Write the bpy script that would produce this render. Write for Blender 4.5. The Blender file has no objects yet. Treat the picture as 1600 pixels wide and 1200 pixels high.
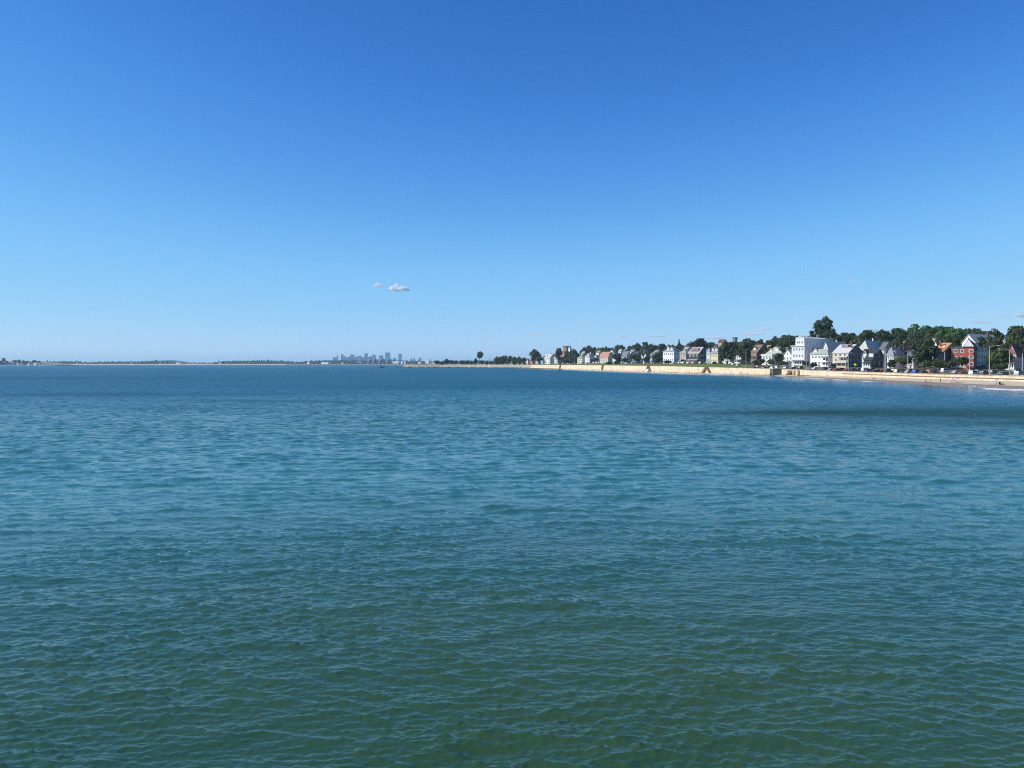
import bpy, bmesh, math, random
import numpy as np
from mathutils import Vector, Matrix

sc = bpy.context.scene
col = sc.collection
R = math.radians

# ---------------------------------------------------------------- camera, sky, sun, exposure
CAM_H, FPX, HOR = 8.0, 1230.0, 568.0       # eye height (m), focal length (px of 1600), horizon row
cam_d = bpy.data.cameras.new('camera')
cam = bpy.data.objects.new('camera', cam_d); col.objects.link(cam)
cam.location = (0, 0, CAM_H); cam.rotation_euler = (R(90), 0, 0)
cam_d.sensor_width = 36; cam_d.lens = FPX / 1600 * 36
cam_d.shift_y = -(600 - HOR) / 1600
cam_d.clip_start = 0.5; cam_d.clip_end = 90000
sc.camera = cam

SUN_EL, SUN_AZ = 36.0, -97.0               # azimuth clockwise from +Y (left of the view)
world = bpy.data.worlds.new('World'); sc.world = world; world.use_nodes = True
wn = world.node_tree.nodes; wl = world.node_tree.links
wn.clear()
sky = wn.new('ShaderNodeTexSky'); sky.sky_type = 'NISHITA'; sky.sun_disc = False
sky.sun_elevation = R(SUN_EL); sky.sun_rotation = R(SUN_AZ)
sky.air_density = 0.7; sky.dust_density = 0.0; sky.ozone_density = 6.0; sky.altitude = 0
# the camera's colour rendering of a clear sky: one smooth tone curve per channel
SKY_CURVES = (((0, 0), (.72, .042), (1.0, .082), (1.85, .223), (2.8, .315), (4.7, .50), (5.8, .63), (8, .74)),
              ((0, 0), (1.43, .191), (1.95, .300), (3.4, .539), (4.6, .625), (6.2, .72), (7.5, .81), (8, .83)),
              ((0, 0), (3.08, .591), (3.98, .76), (5.2, .89), (5.85, .945), (6.6, .96), (7.7, .975), (8, .98)))
sep = wn.new('ShaderNodeSeparateColor'); com = wn.new('ShaderNodeCombineColor')
wl.new(sky.outputs[0], sep.inputs[0])
for ch in range(3):
    dv = wn.new('ShaderNodeMath'); dv.operation = 'MULTIPLY'; dv.inputs[1].default_value = 1 / 8
    fc = wn.new('ShaderNodeFloatCurve'); cv = fc.mapping.curves[0]
    pts = SKY_CURVES[ch]
    cv.points[0].location = (0, 0); cv.points[1].location = (1, pts[-1][1])
    for x_, y_ in pts[1:-1]: cv.points.new(x_ / 8, y_)
    fc.mapping.update()
    ml = wn.new('ShaderNodeMath'); ml.operation = 'MULTIPLY'; ml.inputs[1].default_value = 10.0
    wl.new(sep.outputs[ch], dv.inputs[0]); wl.new(dv.outputs[0], fc.inputs['Value']); wl.new(fc.outputs[0], ml.inputs[0]); wl.new(ml.outputs[0], com.inputs[ch])
bg = wn.new('ShaderNodeBackground'); bg.inputs['Strength'].default_value = 0.1
wo = wn.new('ShaderNodeOutputWorld')
wl.new(com.outputs[0], bg.inputs['Color']); wl.new(bg.outputs[0], wo.inputs['Surface'])

sun_d = bpy.data.lights.new('sun', 'SUN'); sun_d.energy = 5.0; sun_d.angle = R(0.53); sun_d.color = (1.0, 0.95, 0.87)
sun = bpy.data.objects.new('sun', sun_d); col.objects.link(sun)
sdir = Vector((math.sin(R(SUN_AZ)) * math.cos(R(SUN_EL)), math.cos(R(SUN_AZ)) * math.cos(R(SUN_EL)), math.sin(R(SUN_EL))))
sun.rotation_euler = sdir.to_track_quat('Z', 'Y').to_euler()
sun.location = (0, 0, 300)

sc.view_settings.view_transform = 'Standard'; sc.view_settings.look = 'None'
sc.view_settings.exposure = 0.0; sc.view_settings.gamma = 1.0; sc.view_settings.use_curve_mapping = False
sc.cycles.max_bounces = 28; sc.cycles.diffuse_bounces = 3; sc.cycles.glossy_bounces = 4; sc.cycles.volume_bounces = 28; sc.cycles.filter_width = 1.1; sc.cycles.transparent_max_bounces = 12
sc.cycles.use_denoising = False

# ---------------------------------------------------------------- helpers
def lin(c):
    """display colour 0-255 -> linear"""
    return tuple(((v/255) / 12.92 if v/255 <= 0.04045 else ((v/255 + 0.055) / 1.055) ** 2.4) for v in c)

def mat(name, c, rough=0.8, spec=0.3, metal=0.0, var=0.12, scale=3.0, var2=None, bump=0.0):
    m = bpy.data.materials.new(name); m.use_nodes = True
    nt = m.node_tree; n = nt.nodes; l = nt.links
    b = n['Principled BSDF']
    b.inputs['Roughness'].default_value = rough; b.inputs['Metallic'].default_value = metal
    b.inputs['Specular IOR Level'].default_value = spec
    tc = n.new('ShaderNodeNewGeometry')
    no = n.new('ShaderNodeTexNoise'); no.inputs['Scale'].default_value = scale; no.inputs['Detail'].default_value = 4
    l.new(tc.outputs['Position'], no.inputs['Vector'])
    mx = n.new('ShaderNodeMix'); mx.data_type = 'RGBA'
    lo = tuple(v * (1 - var) for v in c) if var2 is None else var2
    mx.inputs[6].default_value = (*lo, 1); mx.inputs[7].default_value = (*[min(v * (1 + var), 1) for v in c], 1)
    ra = n.new('ShaderNodeMapRange'); ra.inputs[1].default_value = 0.35; ra.inputs[2].default_value = 0.65
    l.new(no.outputs[0], ra.inputs[0]); l.new(ra.outputs[0], mx.inputs[0]); l.new(mx.outputs[2], b.inputs['Base Color'])
    if bump:
        bp = n.new('ShaderNodeBump'); bp.inputs['Strength'].default_value = bump; bp.inputs['Distance'].default_value = 0.2
        l.new(no.outputs[0], bp.inputs['Height']); l.new(bp.outputs[0], b.inputs['Normal'])
    return m

def tag(o, label=None, cat=None, group=None, kind=None):
    if label: o['label'] = label
    if cat: o['category'] = cat
    if group: o['group'] = group
    if kind: o['kind'] = kind
    return o

def empty(name, loc, rz=0.0):
    o = bpy.data.objects.new(name, None); col.objects.link(o)
    o.location = loc; o.rotation_euler = (0, 0, rz); o.empty_display_size = 0.5
    return o

def link(name, me, parent=None, loc=(0, 0, 0), rot=(0, 0, 0), scale=(1, 1, 1)):
    o = bpy.data.objects.new(name, me); col.objects.link(o)
    o.parent = parent; o.location = loc; o.rotation_euler = rot; o.scale = scale
    return o

class MB:
    """collects simple solids, builds ONE mesh"""
    def __init__(s): s.v = []; s.f = []; s.mi = []
    def add(s, vs, fs, mi=0):
        k = len(s.v); s.v += [tuple(p) for p in vs]; s.f += [tuple(i + k for i in f) for f in fs]; s.mi += [mi] * len(fs)
        return s
    def box(s, x0, x1, y0, y1, z0, z1, mi=0):
        vs = [(x, y, z) for z in (z0, z1) for x, y in ((x0, y0), (x1, y0), (x1, y1), (x0, y1))]
        return s.add(vs, [(3, 2, 1, 0), (4, 5, 6, 7), (0, 1, 5, 4), (1, 2, 6, 5), (2, 3, 7, 6), (3, 0, 4, 7)], mi)
    def tube(s, pts, rad, n=8, mi=0, cap=True):
        rad = rad if isinstance(rad, (list, tuple)) else [rad] * len(pts)
        vs = []; P = [Vector(p) for p in pts]
        for i, p in enumerate(P):
            t = (P[min(i + 1, len(P) - 1)] - P[max(i - 1, 0)]).normalized()
            a = t.orthogonal().normalized() if abs(t.z) < .999 else Vector((1, 0, 0)); b = t.cross(a)
            for k in range(n):
                q = 2 * math.pi * k / n; vs.append(p + (a * math.cos(q) + b * math.sin(q)) * rad[i])
        fs = [(i * n + k, i * n + (k + 1) % n, (i + 1) * n + (k + 1) % n, (i + 1) * n + k) for i in range(len(P) - 1) for k in range(n)]
        if cap: fs += [tuple(range(n))[::-1], tuple((len(P) - 1) * n + k for k in range(n))]
        return s.add(vs, fs, mi)
    def prism(s, poly, axis, a0, a1, mi=0):
        """poly: 2D points in the plane across axis ('x': (y,z), 'y': (x,z), 'z': (x,y))"""
        n = len(poly)
        def P(p, a): return (a, p[0], p[1]) if axis == 'x' else (p[0], a, p[1]) if axis == 'y' else (p[0], p[1], a)
        vs = [P(p, a0) for p in poly] + [P(p, a1) for p in poly]
        return s.add(vs, [tuple(range(n))[::-1], tuple(range(n, 2 * n))] + [(i, (i + 1) % n, n + (i + 1) % n, n + i) for i in range(n)], mi)
    def mesh(s, name, mats, smooth=False):
        me = bpy.data.meshes.new(name); me.from_pydata(s.v, [], s.f)
        for m in (mats if isinstance(mats, (list, tuple)) else [mats]): me.materials.append(m)
        if len(set(s.mi)) > 1: me.polygons.foreach_set('material_index', s.mi)
        bm = bmesh.new(); bm.from_mesh(me); bmesh.ops.recalc_face_normals(bm, faces=bm.faces); bm.to_mesh(me); bm.free()
        if smooth: me.shade_smooth()
        me.update(); return me
    def build(s, name, mats, parent=None, smooth=False):
        return link(name, s.mesh(name, mats, smooth), parent)

def np_mesh(name, V, F, material, smooth=True):
    me = bpy.data.meshes.new(name)
    me.vertices.add(len(V)); me.vertices.foreach_set('co', np.ascontiguousarray(V, dtype=np.float32).ravel())
    k = F.shape[1]
    me.loops.add(F.size); me.loops.foreach_set('vertex_index', np.ascontiguousarray(F, dtype=np.int32).ravel())
    me.polygons.add(len(F)); me.polygons.foreach_set('loop_start', np.arange(0, F.size, k, dtype=np.int32))
    if smooth: me.polygons.foreach_set('use_smooth', np.ones(len(F), dtype=bool))
    me.materials.append(material); me.update(calc_edges=True); me.validate()
    return me

def grid_faces(nr, nc, wrap=False):
    i = np.arange(nr - 1)[:, None]; j = np.arange(nc if wrap else nc - 1)[None, :]; j2 = (j + 1) % nc
    return np.stack([i * nc + j, i * nc + j2, (i + 1) * nc + j2, (i + 1) * nc + j], -1).reshape(-1, 4)

# ---------------------------------------------------------------- haze (a closed box of thin air)
hz = MB().box(-26000, 26000, -3000, 24000, -3.0, 175.0).build('haze', [])
hm = bpy.data.materials.new('haze_air'); hm.use_nodes = True; hm.node_tree.nodes.clear()
pv = hm.node_tree.nodes.new('ShaderNodeVolumePrincipled'); ho = hm.node_tree.nodes.new('ShaderNodeOutputMaterial')
pv.inputs['Density'].default_value = 0.000062; pv.inputs['Color'].default_value = (0.60, 0.86, 1.0, 1); pv.inputs['Anisotropy'].default_value = 0.1
hm.node_tree.links.new(pv.outputs[0], ho.inputs['Volume'])
hz.data.materials.clear(); hz.data.materials.append(hm)
tag(hz, 'thin pale blue haze over the whole bay', 'haze', kind='stuff')

# ---------------------------------------------------------------- sea
def smooth01(x): x = np.clip(x, 0, 1); return x * x * (3 - 2 * x)

def build_sea():
    rng = np.random.default_rng(7)
    th_in = np.linspace(R(-42), R(42), 1000); dth = th_in[1] - th_in[0]
    th_out = np.linspace(R(42), R(318), 70)[1:-1]
    th = np.concatenate([th_in, th_out]); nc = len(th)
    rr = [0.5, 3, 6, 9]; r = 11.5
    while r < 420: rr.append(r); r += (2.3 if r < 40 else 3.4 if r < 120 else 4.2) * r * dth
    while r < 3000: rr.append(r); r *= 1.03
    while r < 60000: rr.append(r); r *= 1.25
    rr = np.array(rr); nr = len(rr)
    RR, TH = np.meshgrid(rr, th, indexing='ij')
    X = RR * np.sin(TH); Y = RR * np.cos(TH)
    drr = np.gradient(rr)
    cell = (np.maximum(drr, rr * dth))[:, None] * np.ones(nc)
    cell[:, len(th_in):] = np.maximum(cell[:, len(th_in):], (rr * (th_out[1] - th_out[0]))[:, None])
    H = np.zeros_like(X); DX = np.zeros_like(X); DY = np.zeros_like(X)
    # wind patches: where the surface is finely ruffled the water looks dull and dark
    def patch(cx, cy, sx, sy, rot=0):
        c, s = math.cos(rot), math.sin(rot); u = (X - cx) * c + (Y - cy) * s; v = -(X - cx) * s + (Y - cy) * c
        return np.exp(-((u / sx) ** 2) - ((v / sy) ** 2))
    wob = np.zeros_like(X)
    for k in range(14):
        L = 10 ** rng.uniform(.9, 2.1); a = rng.uniform(0, 6.283); wob += np.sin(2 * math.pi * (X * math.cos(a) * .35 + Y * math.sin(a)) / L + rng.uniform(0, 6.283)) * (L / 120) ** .5
    wob /= 3
    g = np.zeros_like(X)
    for args in ((72, 120, 44, 26, 0), (52, 128, 30, 10, .1), (104, 128, 40, 22, 0), (76, 106, 26, 11, .05)):
        g = np.maximum(g, patch(*args) * (.9 + .3 * wob))
    for args in ((-98, 205, 50, 18, .06), (10, 268, 100, 28, .0), (-62, 142, 30, 7, -.25), (-98, 118, 22, 6, -.2), (-45, 166, 34, 6, -.22), (70, 335, 90, 36, 0.02), (-330, 430, 160, 40, .02)):
        g = np.maximum(g, patch(*args) * (.30 + .22 * wob))
    ds = np.full(X.shape, 1e3)                      # distance to the shore, for the sheltered shallows
    mk = (RR < 1400) & (X > 0) & (Y > 0)
    P_ = np.stack([X[mk], Y[mk]], 1); dm = np.full(len(P_), 1e3)
    for q in range(40, len(SL) - 60): dm = np.minimum(dm, np.hypot(P_[:, 0] - SL[q, 0], P_[:, 1] - SL[q, 1]))
    ds[mk] = dm; lee = 1 - smooth01((ds - 12) / 45)
    # wavelets: a few bands of random waves, each drawn up into narrow crests over flat troughs
    grp = np.zeros_like(X)                          # the chop comes in groups, with calmer water between
    for k in range(16):
        L = 10 ** rng.uniform(.45, 1.5); a = rng.uniform(0, 6.283); grp += np.sin(2 * math.pi * (X * math.cos(a) * .7 + Y * math.sin(a)) / L + rng.uniform(0, 6.283)) * (smooth01((L / cell - 2) / 3))
    grp /= 2.8
    for (L0, slope, nwv, cexp, spread) in ((0.22, .10, 34, .3, .6), (0.36, .125, 44, .5, .5), (0.62, .085, 40, .45, .5), (1.2, .048, 34, .25, .5), (2.3, .028, 24, .1, .5), (5.5, .012, 16, .1, .5)):
        wrow = smooth01((L0 / cell - 1.15) / 1.6)
        rows = np.where(wrow[:, 500] > 0)[0]
        if len(rows) == 0: continue
        m = rows.max() + 1
        G = np.zeros((m, nc), dtype=np.float32); HX = np.zeros_like(G); HY = np.zeros_like(G)
        Xm = X[:m].astype(np.float32); Ym = Y[:m].astype(np.float32)
        for i in range(nwv):
            L = L0 * math.exp(rng.normal(0, .24)); k = 2 * math.pi / L
            d = rng.normal(0, spread) + math.pi * .5 + 0.10
            cx, cy = math.cos(d), math.sin(d); am = rng.uniform(.5, 1.5)
            ph = (k * cx) * Xm + (k * cy) * Ym + np.float32(rng.uniform(0, 6.283))
            sn, cs = np.sin(ph), np.cos(ph)
            G += am * sn; HX += am * cx * cs; HY += am * cy * cs
        nrm = G[:, :1000].std(); G /= nrm; HX /= nrm; HY /= nrm
        amp = slope * L0 / (2 * math.pi)
        E = np.exp(np.clip(cexp * G - cexp * cexp / 2, -4, 1.3)) / cexp
        w = np.clip(1 + .22 * grp[:m], .55, 1.28) * wrow[:m] * amp * (1 + (1.3 if L0 > 1 else .8) * smooth01((RR[:m] - 25) / 60))      # the chop grows away from the sheltered corner
        H[:m] += w * (E - 1 / cexp)
        q = .62 * np.clip(E * cexp, 0, 1.6)
        DX[:m] += w * q * HX; DY[:m] += w * q * HY + LEAN * w * (E - 1 / cexp)      # crests lean downwind, away from this shore
    damp = 1 - .7 * g
    H *= damp; X2 = X + DX * damp; Y2 = Y + DY * damp
    V = np.stack([X2, Y2, H], -1).reshape(-1, 3)
    F = grid_faces(nr, nc, wrap=True)[:, ::-1]
    m = bpy.data.materials.new('sea_water'); m.use_nodes = True
    nt = m.node_tree; n = nt.nodes; l = nt.links; b = n['Principled BSDF']
    at = n.new('ShaderNodeAttribute'); at.attribute_name = 'ruffle'
    sp = n.new('ShaderNodeMath'); sp.operation = 'MULTIPLY_ADD'; sp.inputs[1].default_value = -.30; sp.inputs[2].default_value = .5
    l.new(at.outputs['Fac'], sp.inputs[0]); l.new(sp.outputs[0], b.inputs['Specular IOR Level'])
    ar = n.new('ShaderNodeAttribute'); ar.attribute_name = 'chop'
    geo = n.new('ShaderNodeNewGeometry')
    # body colour of the water, with soft patches of bottom and silt
    mp = n.new('ShaderNodeMapping'); mp.inputs['Scale'].default_value = (0.03, 0.07, 0.05)
    l.new(geo.outputs['Position'], mp.inputs['Vector'])
    no = n.new('ShaderNodeTexNoise'); no.inputs['Scale'].default_value = 1.0; no.inputs['Detail'].default_value = 5
    l.new(mp.outputs[0], no.inputs['Vector'])
    mx = n.new('ShaderNodeMix'); mx.data_type = 'RGBA'
    mx.inputs[6].default_value = (*BODY_A, 1); mx.inputs[7].default_value = (*BODY_B, 1)
    mr = n.new('ShaderNodeMapRange'); mr.inputs[1].default_value = .35; mr.inputs[2].default_value = .65
    l.new(no.outputs[0], mr.inputs[0]); l.new(mr.outputs[0], mx.inputs[0])
    mx2 = n.new('ShaderNodeMix'); mx2.data_type = 'RGBA'; mx2.inputs[7].default_value = (*BODY_DEEP, 1)
    ad = n.new('ShaderNodeAttribute'); ad.attribute_name = 'depth'
    l.new(ad.outputs['Fac'], mx2.inputs[0]); l.new(mx.outputs[2], mx2.inputs[6])
    mx4 = n.new('ShaderNodeMix'); mx4.data_type = 'RGBA'; mx4.inputs[7].default_value = (0.006, 0.092, 0.128, 1)   # deeper water offshore
    ao = n.new('ShaderNodeAttribute'); ao.attribute_name = 'offshore'; l.new(ao.outputs['Fac'], mx4.inputs[0]); l.new(mx2.outputs[2], mx4.inputs[6])
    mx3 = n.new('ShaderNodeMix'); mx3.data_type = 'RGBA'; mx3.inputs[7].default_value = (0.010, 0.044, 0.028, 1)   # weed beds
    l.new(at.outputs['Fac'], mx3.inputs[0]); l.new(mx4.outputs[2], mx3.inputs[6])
    l.new(mx3.outputs[2], b.inputs['Base Color'])
    l.new(ar.outputs['Fac'], b.inputs['Roughness'])
    b.inputs['IOR'].default_value = 1.39; b.inputs['Specular Tint'].default_value = (0.94, 1.0, 0.76, 1)
    # capillary ripples
    mp2 = n.new('ShaderNodeMapping'); mp2.inputs['Scale'].default_value = (3.2, 6.0, 4.0); l.new(geo.outputs['Position'], mp2.inputs['Vector'])
    n2 = n.new('ShaderNodeTexNoise'); n2.inputs['Scale'].default_value = 1.0; n2.inputs['Detail'].default_value = 3; n2.inputs['Distortion'].default_value = .4
    l.new(mp2.outputs[0], n2.inputs['Vector'])
    bp = n.new('ShaderNodeBump'); bp.inputs['Distance'].default_value = 0.035; bp.inputs['Strength'].default_value = .8
    l.new(n2.outputs[0], bp.inputs['Height'])
    # chop too far off to be modelled: the same wave slopes as a field of tilted facets
    mp3 = n.new('ShaderNodeMapping'); mp3.inputs['Scale'].default_value = (0.8, 1.5, 1); l.new(geo.outputs['Position'], mp3.inputs['Vector'])
    n3 = n.new('ShaderNodeTexNoise'); n3.inputs['Scale'].default_value = 1.0; n3.inputs['Detail'].default_value = 1.5; l.new(mp3.outputs[0], n3.inputs['Vector'])
    sb = n.new('ShaderNodeVectorMath'); sb.operation = 'SUBTRACT'; sb.inputs[1].default_value = (.5, .5, .5); l.new(n3.outputs['Color'], sb.inputs[0])
    af = n.new('ShaderNodeAttribute'); af.attribute_name = 'facets'
    ms = n.new('ShaderNodeVectorMath'); ms.operation = 'MULTIPLY'; ms.inputs[1].default_value = (.9, 2.0, 0); l.new(sb.outputs[0], ms.inputs[0])
    mf = n.new('ShaderNodeVectorMath'); mf.operation = 'SCALE'; l.new(ms.outputs[0], mf.inputs[0]); l.new(af.outputs['Fac'], mf.inputs['Scale'])
    ad3 = n.new('ShaderNodeVectorMath'); ad3.operation = 'ADD'; l.new(bp.outputs[0], ad3.inputs[0]); l.new(mf.outputs[0], ad3.inputs[1])
    nn_ = n.new('ShaderNodeVectorMath'); nn_.operation = 'NORMALIZE'; l.new(ad3.outputs[0], nn_.inputs[0]); l.new(nn_.outputs[0], b.inputs['Normal'])
    me = np_mesh('sea', V, F, m)
    for nm, arr in (('ruffle', g), ('chop', SEA_R0 + (SEA_R1 - SEA_R0) * smooth01(np.log(np.maximum(RR, 50) / 50) / math.log(420 / 50)) + .25 * g - .20 * lee),
                    ('depth', smooth01((RR - 14) / 46)), ('offshore', smooth01((RR - 60) / 200)), ('facets', smooth01((RR - 30) / 110) * (1 - .75 * g) * (1 - smooth01((RR - 500) / 1500)) * (1 - lee))):
        at_ = me.attributes.new(nm, 'FLOAT', 'POINT'); at_.data.foreach_set('value', arr.astype(np.float32).ravel())
    o = link('sea', me); tag(o, 'rippled green-blue sea filling the bay', 'sea', kind='structure')
BODY_A, BODY_B, BODY_DEEP = (0.022, 0.070, 0.032), (0.040, 0.082, 0.028), (0.024, 0.128, 0.098)
LEAN = 1.25
SEA_R0, SEA_R1 = 0.05, 0.38


# ================================================================ the shore: lines, heights, placement
SH = np.array([(20, -420), (95, -150), (125, -20), (140, 80), (150, 160), (154, 237), (157, 300), (161, 400), (166, 470), (166, 520), (150, 575), (129, 655),
               (106, 815), (81, 985), (55, 1180), (20, 1310), (-70, 1450), (-130, 1510), (-203, 1555), (-222, 1580), (-200, 1622), (-60, 1740), (160, 1960), (900, 2400), (2500, 2700)], float)
def _resample(P, step):
    out = []
    for i in range(len(P) - 1):
        p0 = P[max(i - 1, 0)]; p1 = P[i]; p2 = P[i + 1]; p3 = P[min(i + 2, len(P) - 1)]
        n = max(int(np.linalg.norm(p2 - p1) / step), 1)
        for k in range(n):
            t = k / n
            out.append(.5 * ((2 * p1) + (p2 - p0) * t + (2 * p0 - 5 * p1 + 4 * p2 - p3) * t * t + (3 * p1 - p0 - 3 * p2 + p3) * t ** 3))
    out.append(P[-1]); return np.array(out)
SL = _resample(SH, 6.0)
ST = np.gradient(SL, axis=0); ST /= np.linalg.norm(ST, axis=1)[:, None]
SN = np.stack([ST[:, 1], -ST[:, 0]], 1)                      # inland normal
AL = np.concatenate([[0], np.cumsum(np.linalg.norm(np.diff(SL, axis=0), axis=1))])
def t_at(y): return int(np.argmin(np.abs(SL[:700, 1] - y) + (SL[:700, 0] < -230) * 1e6)) if False else int(np.argmin(np.abs(SL[:, 1] - y) + (np.arange(len(SL)) > T_TIP) * 1e6))
T_TIP = int(np.argmin(np.hypot(SL[:, 0] + 222, SL[:, 1] - 1580)))
YK = SL[:, 1].copy(); YK[T_TIP:] = 1580 + (np.arange(len(SL) - T_TIP)) * 4
def lut(xs, ys): return np.interp(YK, xs, ys)
BW = lut([-400, 0, 240, 330, 420, 470, 530, 600, 900, 1200, 1560, 1700], [30, 30, 24, 21, 15, 9, 7, 9, 9, 6, 5, 8])        # beach width
BZ = lut([0, 240, 420, 520, 1500], [2.0, 1.9, 1.3, .8, .7])                                                            # sand level at the wall
WT = lut([-400, 240, 330, 430, 560, 680, 1010, 1330, 1560, 1700], [3.6, 3.7, 3.5, 3.8, 4.8, 5.7, 6.0, 5.8, 5.6, 3.5])      # wall top
HILL = lut([-400, 240, 600, 900, 1100, 1300, 1500, 1700], [14, 16, 17, 16, 9, 2.5, 1, .6])
RISE = lut([-400, 500, 560, 640, 1000, 1200, 1400], [1.5, 1.4, 1.9, 2.3, 2.2, 1.4, .6]); UA = lut([-400, 545, 585], [14, 14, 2.5]); UB = lut([-400, 545, 585], [36, 36, 23])
def near(x, y):
    d2 = (SL[:, 0] - x) ** 2 + (SL[:, 1] - y) ** 2; i = int(np.argmin(d2))
    s = (x - SL[i, 0]) * SN[i, 0] + (y - SL[i, 1]) * SN[i, 1]
    return i, s
def prof(i, s):
    """ground height at shore index i, s metres inland of the waterline"""
    if s < BW[i]: return -0.03 + BZ[i] * s / BW[i] if s > 0 else 0.22 * s
    u = s - BW[i]; z = WT[i] - 0.05
    z += RISE[i] * min(max((u - UA[i]) / (UB[i] - UA[i]), 0), 1)
    if u > 45: q = min((u - 45) / 190, 1); z += HILL[i] * q * q * (3 - 2 * q)
    return z
def G(x, y): i, s = near(x, y); return prof(i, s)
def W(px, py, d): return Vector(((px - 800) / FPX * d, d, CAM_H + (HOR - py) / FPX * d))
def Z(py, d): return CAM_H + (HOR - py) * d / FPX
def place(px, u, dmin=140):
    """first point on the sight line at image column px that lies u metres inland of the wall line (u<0: on the beach)"""
    d = float(dmin)
    while d < 3200:
        x = (px - 800) / FPX * d; i, s = near(x, d)
        if s - BW[i] >= u and i <= T_TIP + 8: return x, d
        d += 1.0
    raise ValueError(f'no place {px} {u}')

build_sea()
# ---------------------------------------------------------------- materials
M = {}
M['sand'] = mat('dry_sand', (0.56, 0.47, 0.33), .95, .1, var=.1, scale=.6)
M['wall'] = mat('cream_concrete', (0.68, 0.575, 0.42), .9, .2, var=.06, scale=.3, var2=(0.57, 0.48, 0.34), bump=.1)
M['grey_conc'] = mat('grey_concrete', (0.13, 0.125, 0.105), .9, .2, var=.2, scale=.8)
M['old_stone'] = mat('stained_brown_stone', (0.30, 0.20, 0.10), .9, .2, scale=.9, var2=(0.12, 0.075, 0.04))
M['asphalt'] = mat('asphalt', (0.075, 0.073, 0.07), .9, .2, var=.15, scale=.8)
M['pave'] = mat('pale_pavement', (0.36, 0.32, 0.25), .9, .2, var=.12, scale=.8)
M['lawn'] = mat('mown_grass', (0.11, 0.165, 0.035), .9, .1, scale=.18, var2=(0.16, 0.155, 0.05))
M['yard'] = mat('yard_grass', (0.075, 0.10, 0.035), .9, .1, scale=.15, var2=(0.14, 0.12, 0.06))
M['verge'] = mat('worn_verge', (0.24, 0.21, 0.15), .9, .1, scale=.25, var2=(0.10, 0.11, 0.05))
M['wall_far'] = mat('grey_cream_stonework', (0.50, 0.46, 0.38), .9, .2, var=.1, scale=.5, var2=(0.26, 0.23, 0.18), bump=.3)
M['rock'] = mat('weedy_dark_rock', (0.035, 0.033, 0.028), .8, .3, var=.4, scale=1.5)
M['greyrock'] = mat('grey_rock', (0.30, 0.28, 0.24), .9, .2, var=.3, scale=.8)
M['foam'] = mat('surf_foam', (0.82, 0.85, 0.86), .6, .3, var=.05, scale=2)
M['white'] = mat('white_paint', (0.80, 0.79, 0.76), .6, .3, var=.03, scale=.6)
M['glass'] = mat('window_glass', (0.025, 0.032, 0.04), .08, .6, var=.3, scale=.5)
M['metal'] = mat('galvanised_steel', (0.42, 0.41, 0.38), .45, .5, metal=.3, var=.08)
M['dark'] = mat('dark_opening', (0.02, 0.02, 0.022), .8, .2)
M['brickred'] = mat('red_brick', (0.43, 0.12, 0.075), .85, .2, var=.18, scale=2.0)
M['chim'] = mat('chimney_brick', (0.22, 0.085, 0.06), .85, .2, var=.25, scale=3.0)
M['tyre'] = mat('tyre_rubber', (0.02, 0.02, 0.02), .8, .2)
M['bark'] = mat('bark', (0.075, 0.055, 0.04), .9, .2, var=.3, scale=3)
M['gold'] = mat('tan_shrub_flowers', (0.45, 0.30, 0.05), .9, .2, var=.4, scale=2)
_pc = {}
def paint(c, rough=.7):
    k = (tuple(c), rough)
    if k not in _pc: _pc[k] = mat('paint', c, rough, .3, var=.05, scale=.7)
    return _pc[k]
_rc = {}
def shingle(c):
    if c not in _rc: _rc[c] = mat('roof_shingles', c, .85, .2, var=.13, scale=1.2, bump=.25)
    return _rc[c]

def stain(m, dark, ztop):
    """tide line and vertical weather streaks on a concrete wall"""
    nt = m.node_tree; n = nt.nodes; l = nt.links; b = n['Principled BSDF']; src = b.inputs['Base Color'].links[0].from_socket
    geo = n.new('ShaderNodeNewGeometry'); sx = n.new('ShaderNodeSeparateXYZ'); l.new(geo.outputs['Position'], sx.inputs[0])
    mp = n.new('ShaderNodeMapping'); mp.inputs['Scale'].default_value = (.5, .5, .06); l.new(geo.outputs['Position'], mp.inputs['Vector'])
    no = n.new('ShaderNodeTexNoise'); no.inputs['Scale'].default_value = 1; no.inputs['Detail'].default_value = 3; l.new(mp.outputs[0], no.inputs['Vector'])
    st = n.new('ShaderNodeMapRange'); st.inputs[1].default_value = .56; st.inputs[2].default_value = .72; st.inputs[4].default_value = .55; l.new(no.outputs[0], st.inputs[0])
    n2 = n.new('ShaderNodeTexNoise'); n2.inputs['Scale'].default_value = .12; n2.inputs['Detail'].default_value = 4; l.new(geo.outputs['Position'], n2.inputs['Vector'])
    ad = n.new('ShaderNodeMath'); ad.operation = 'MULTIPLY_ADD'; ad.inputs[1].default_value = 5.0; ad.inputs[2].default_value = ztop - 2.5; l.new(n2.outputs[0], ad.inputs[0])
    sb_ = n.new('ShaderNodeMath'); sb_.operation = 'SUBTRACT'; l.new(ad.outputs[0], sb_.inputs[0]); l.new(sx.outputs['Z'], sb_.inputs[1])
    td = n.new('ShaderNodeMapRange'); td.inputs[1].default_value = -.3; td.inputs[2].default_value = .5; td.inputs[4].default_value = .7; l.new(sb_.outputs[0], td.inputs[0])
    mxx = n.new('ShaderNodeMath'); mxx.operation = 'MAXIMUM'; l.new(st.outputs[0], mxx.inputs[0]); l.new(td.outputs[0], mxx.inputs[1])
    mix = n.new('ShaderNodeMix'); mix.data_type = 'RGBA'; l.new(mxx.outputs[0], mix.inputs[0]); l.new(src, mix.inputs[6]); mix.inputs[7].default_value = (*dark, 1)
    l.new(mix.outputs[2], b.inputs['Base Color'])
stain(M['wall'], (.36, .26, .15), 1.0)
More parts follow.
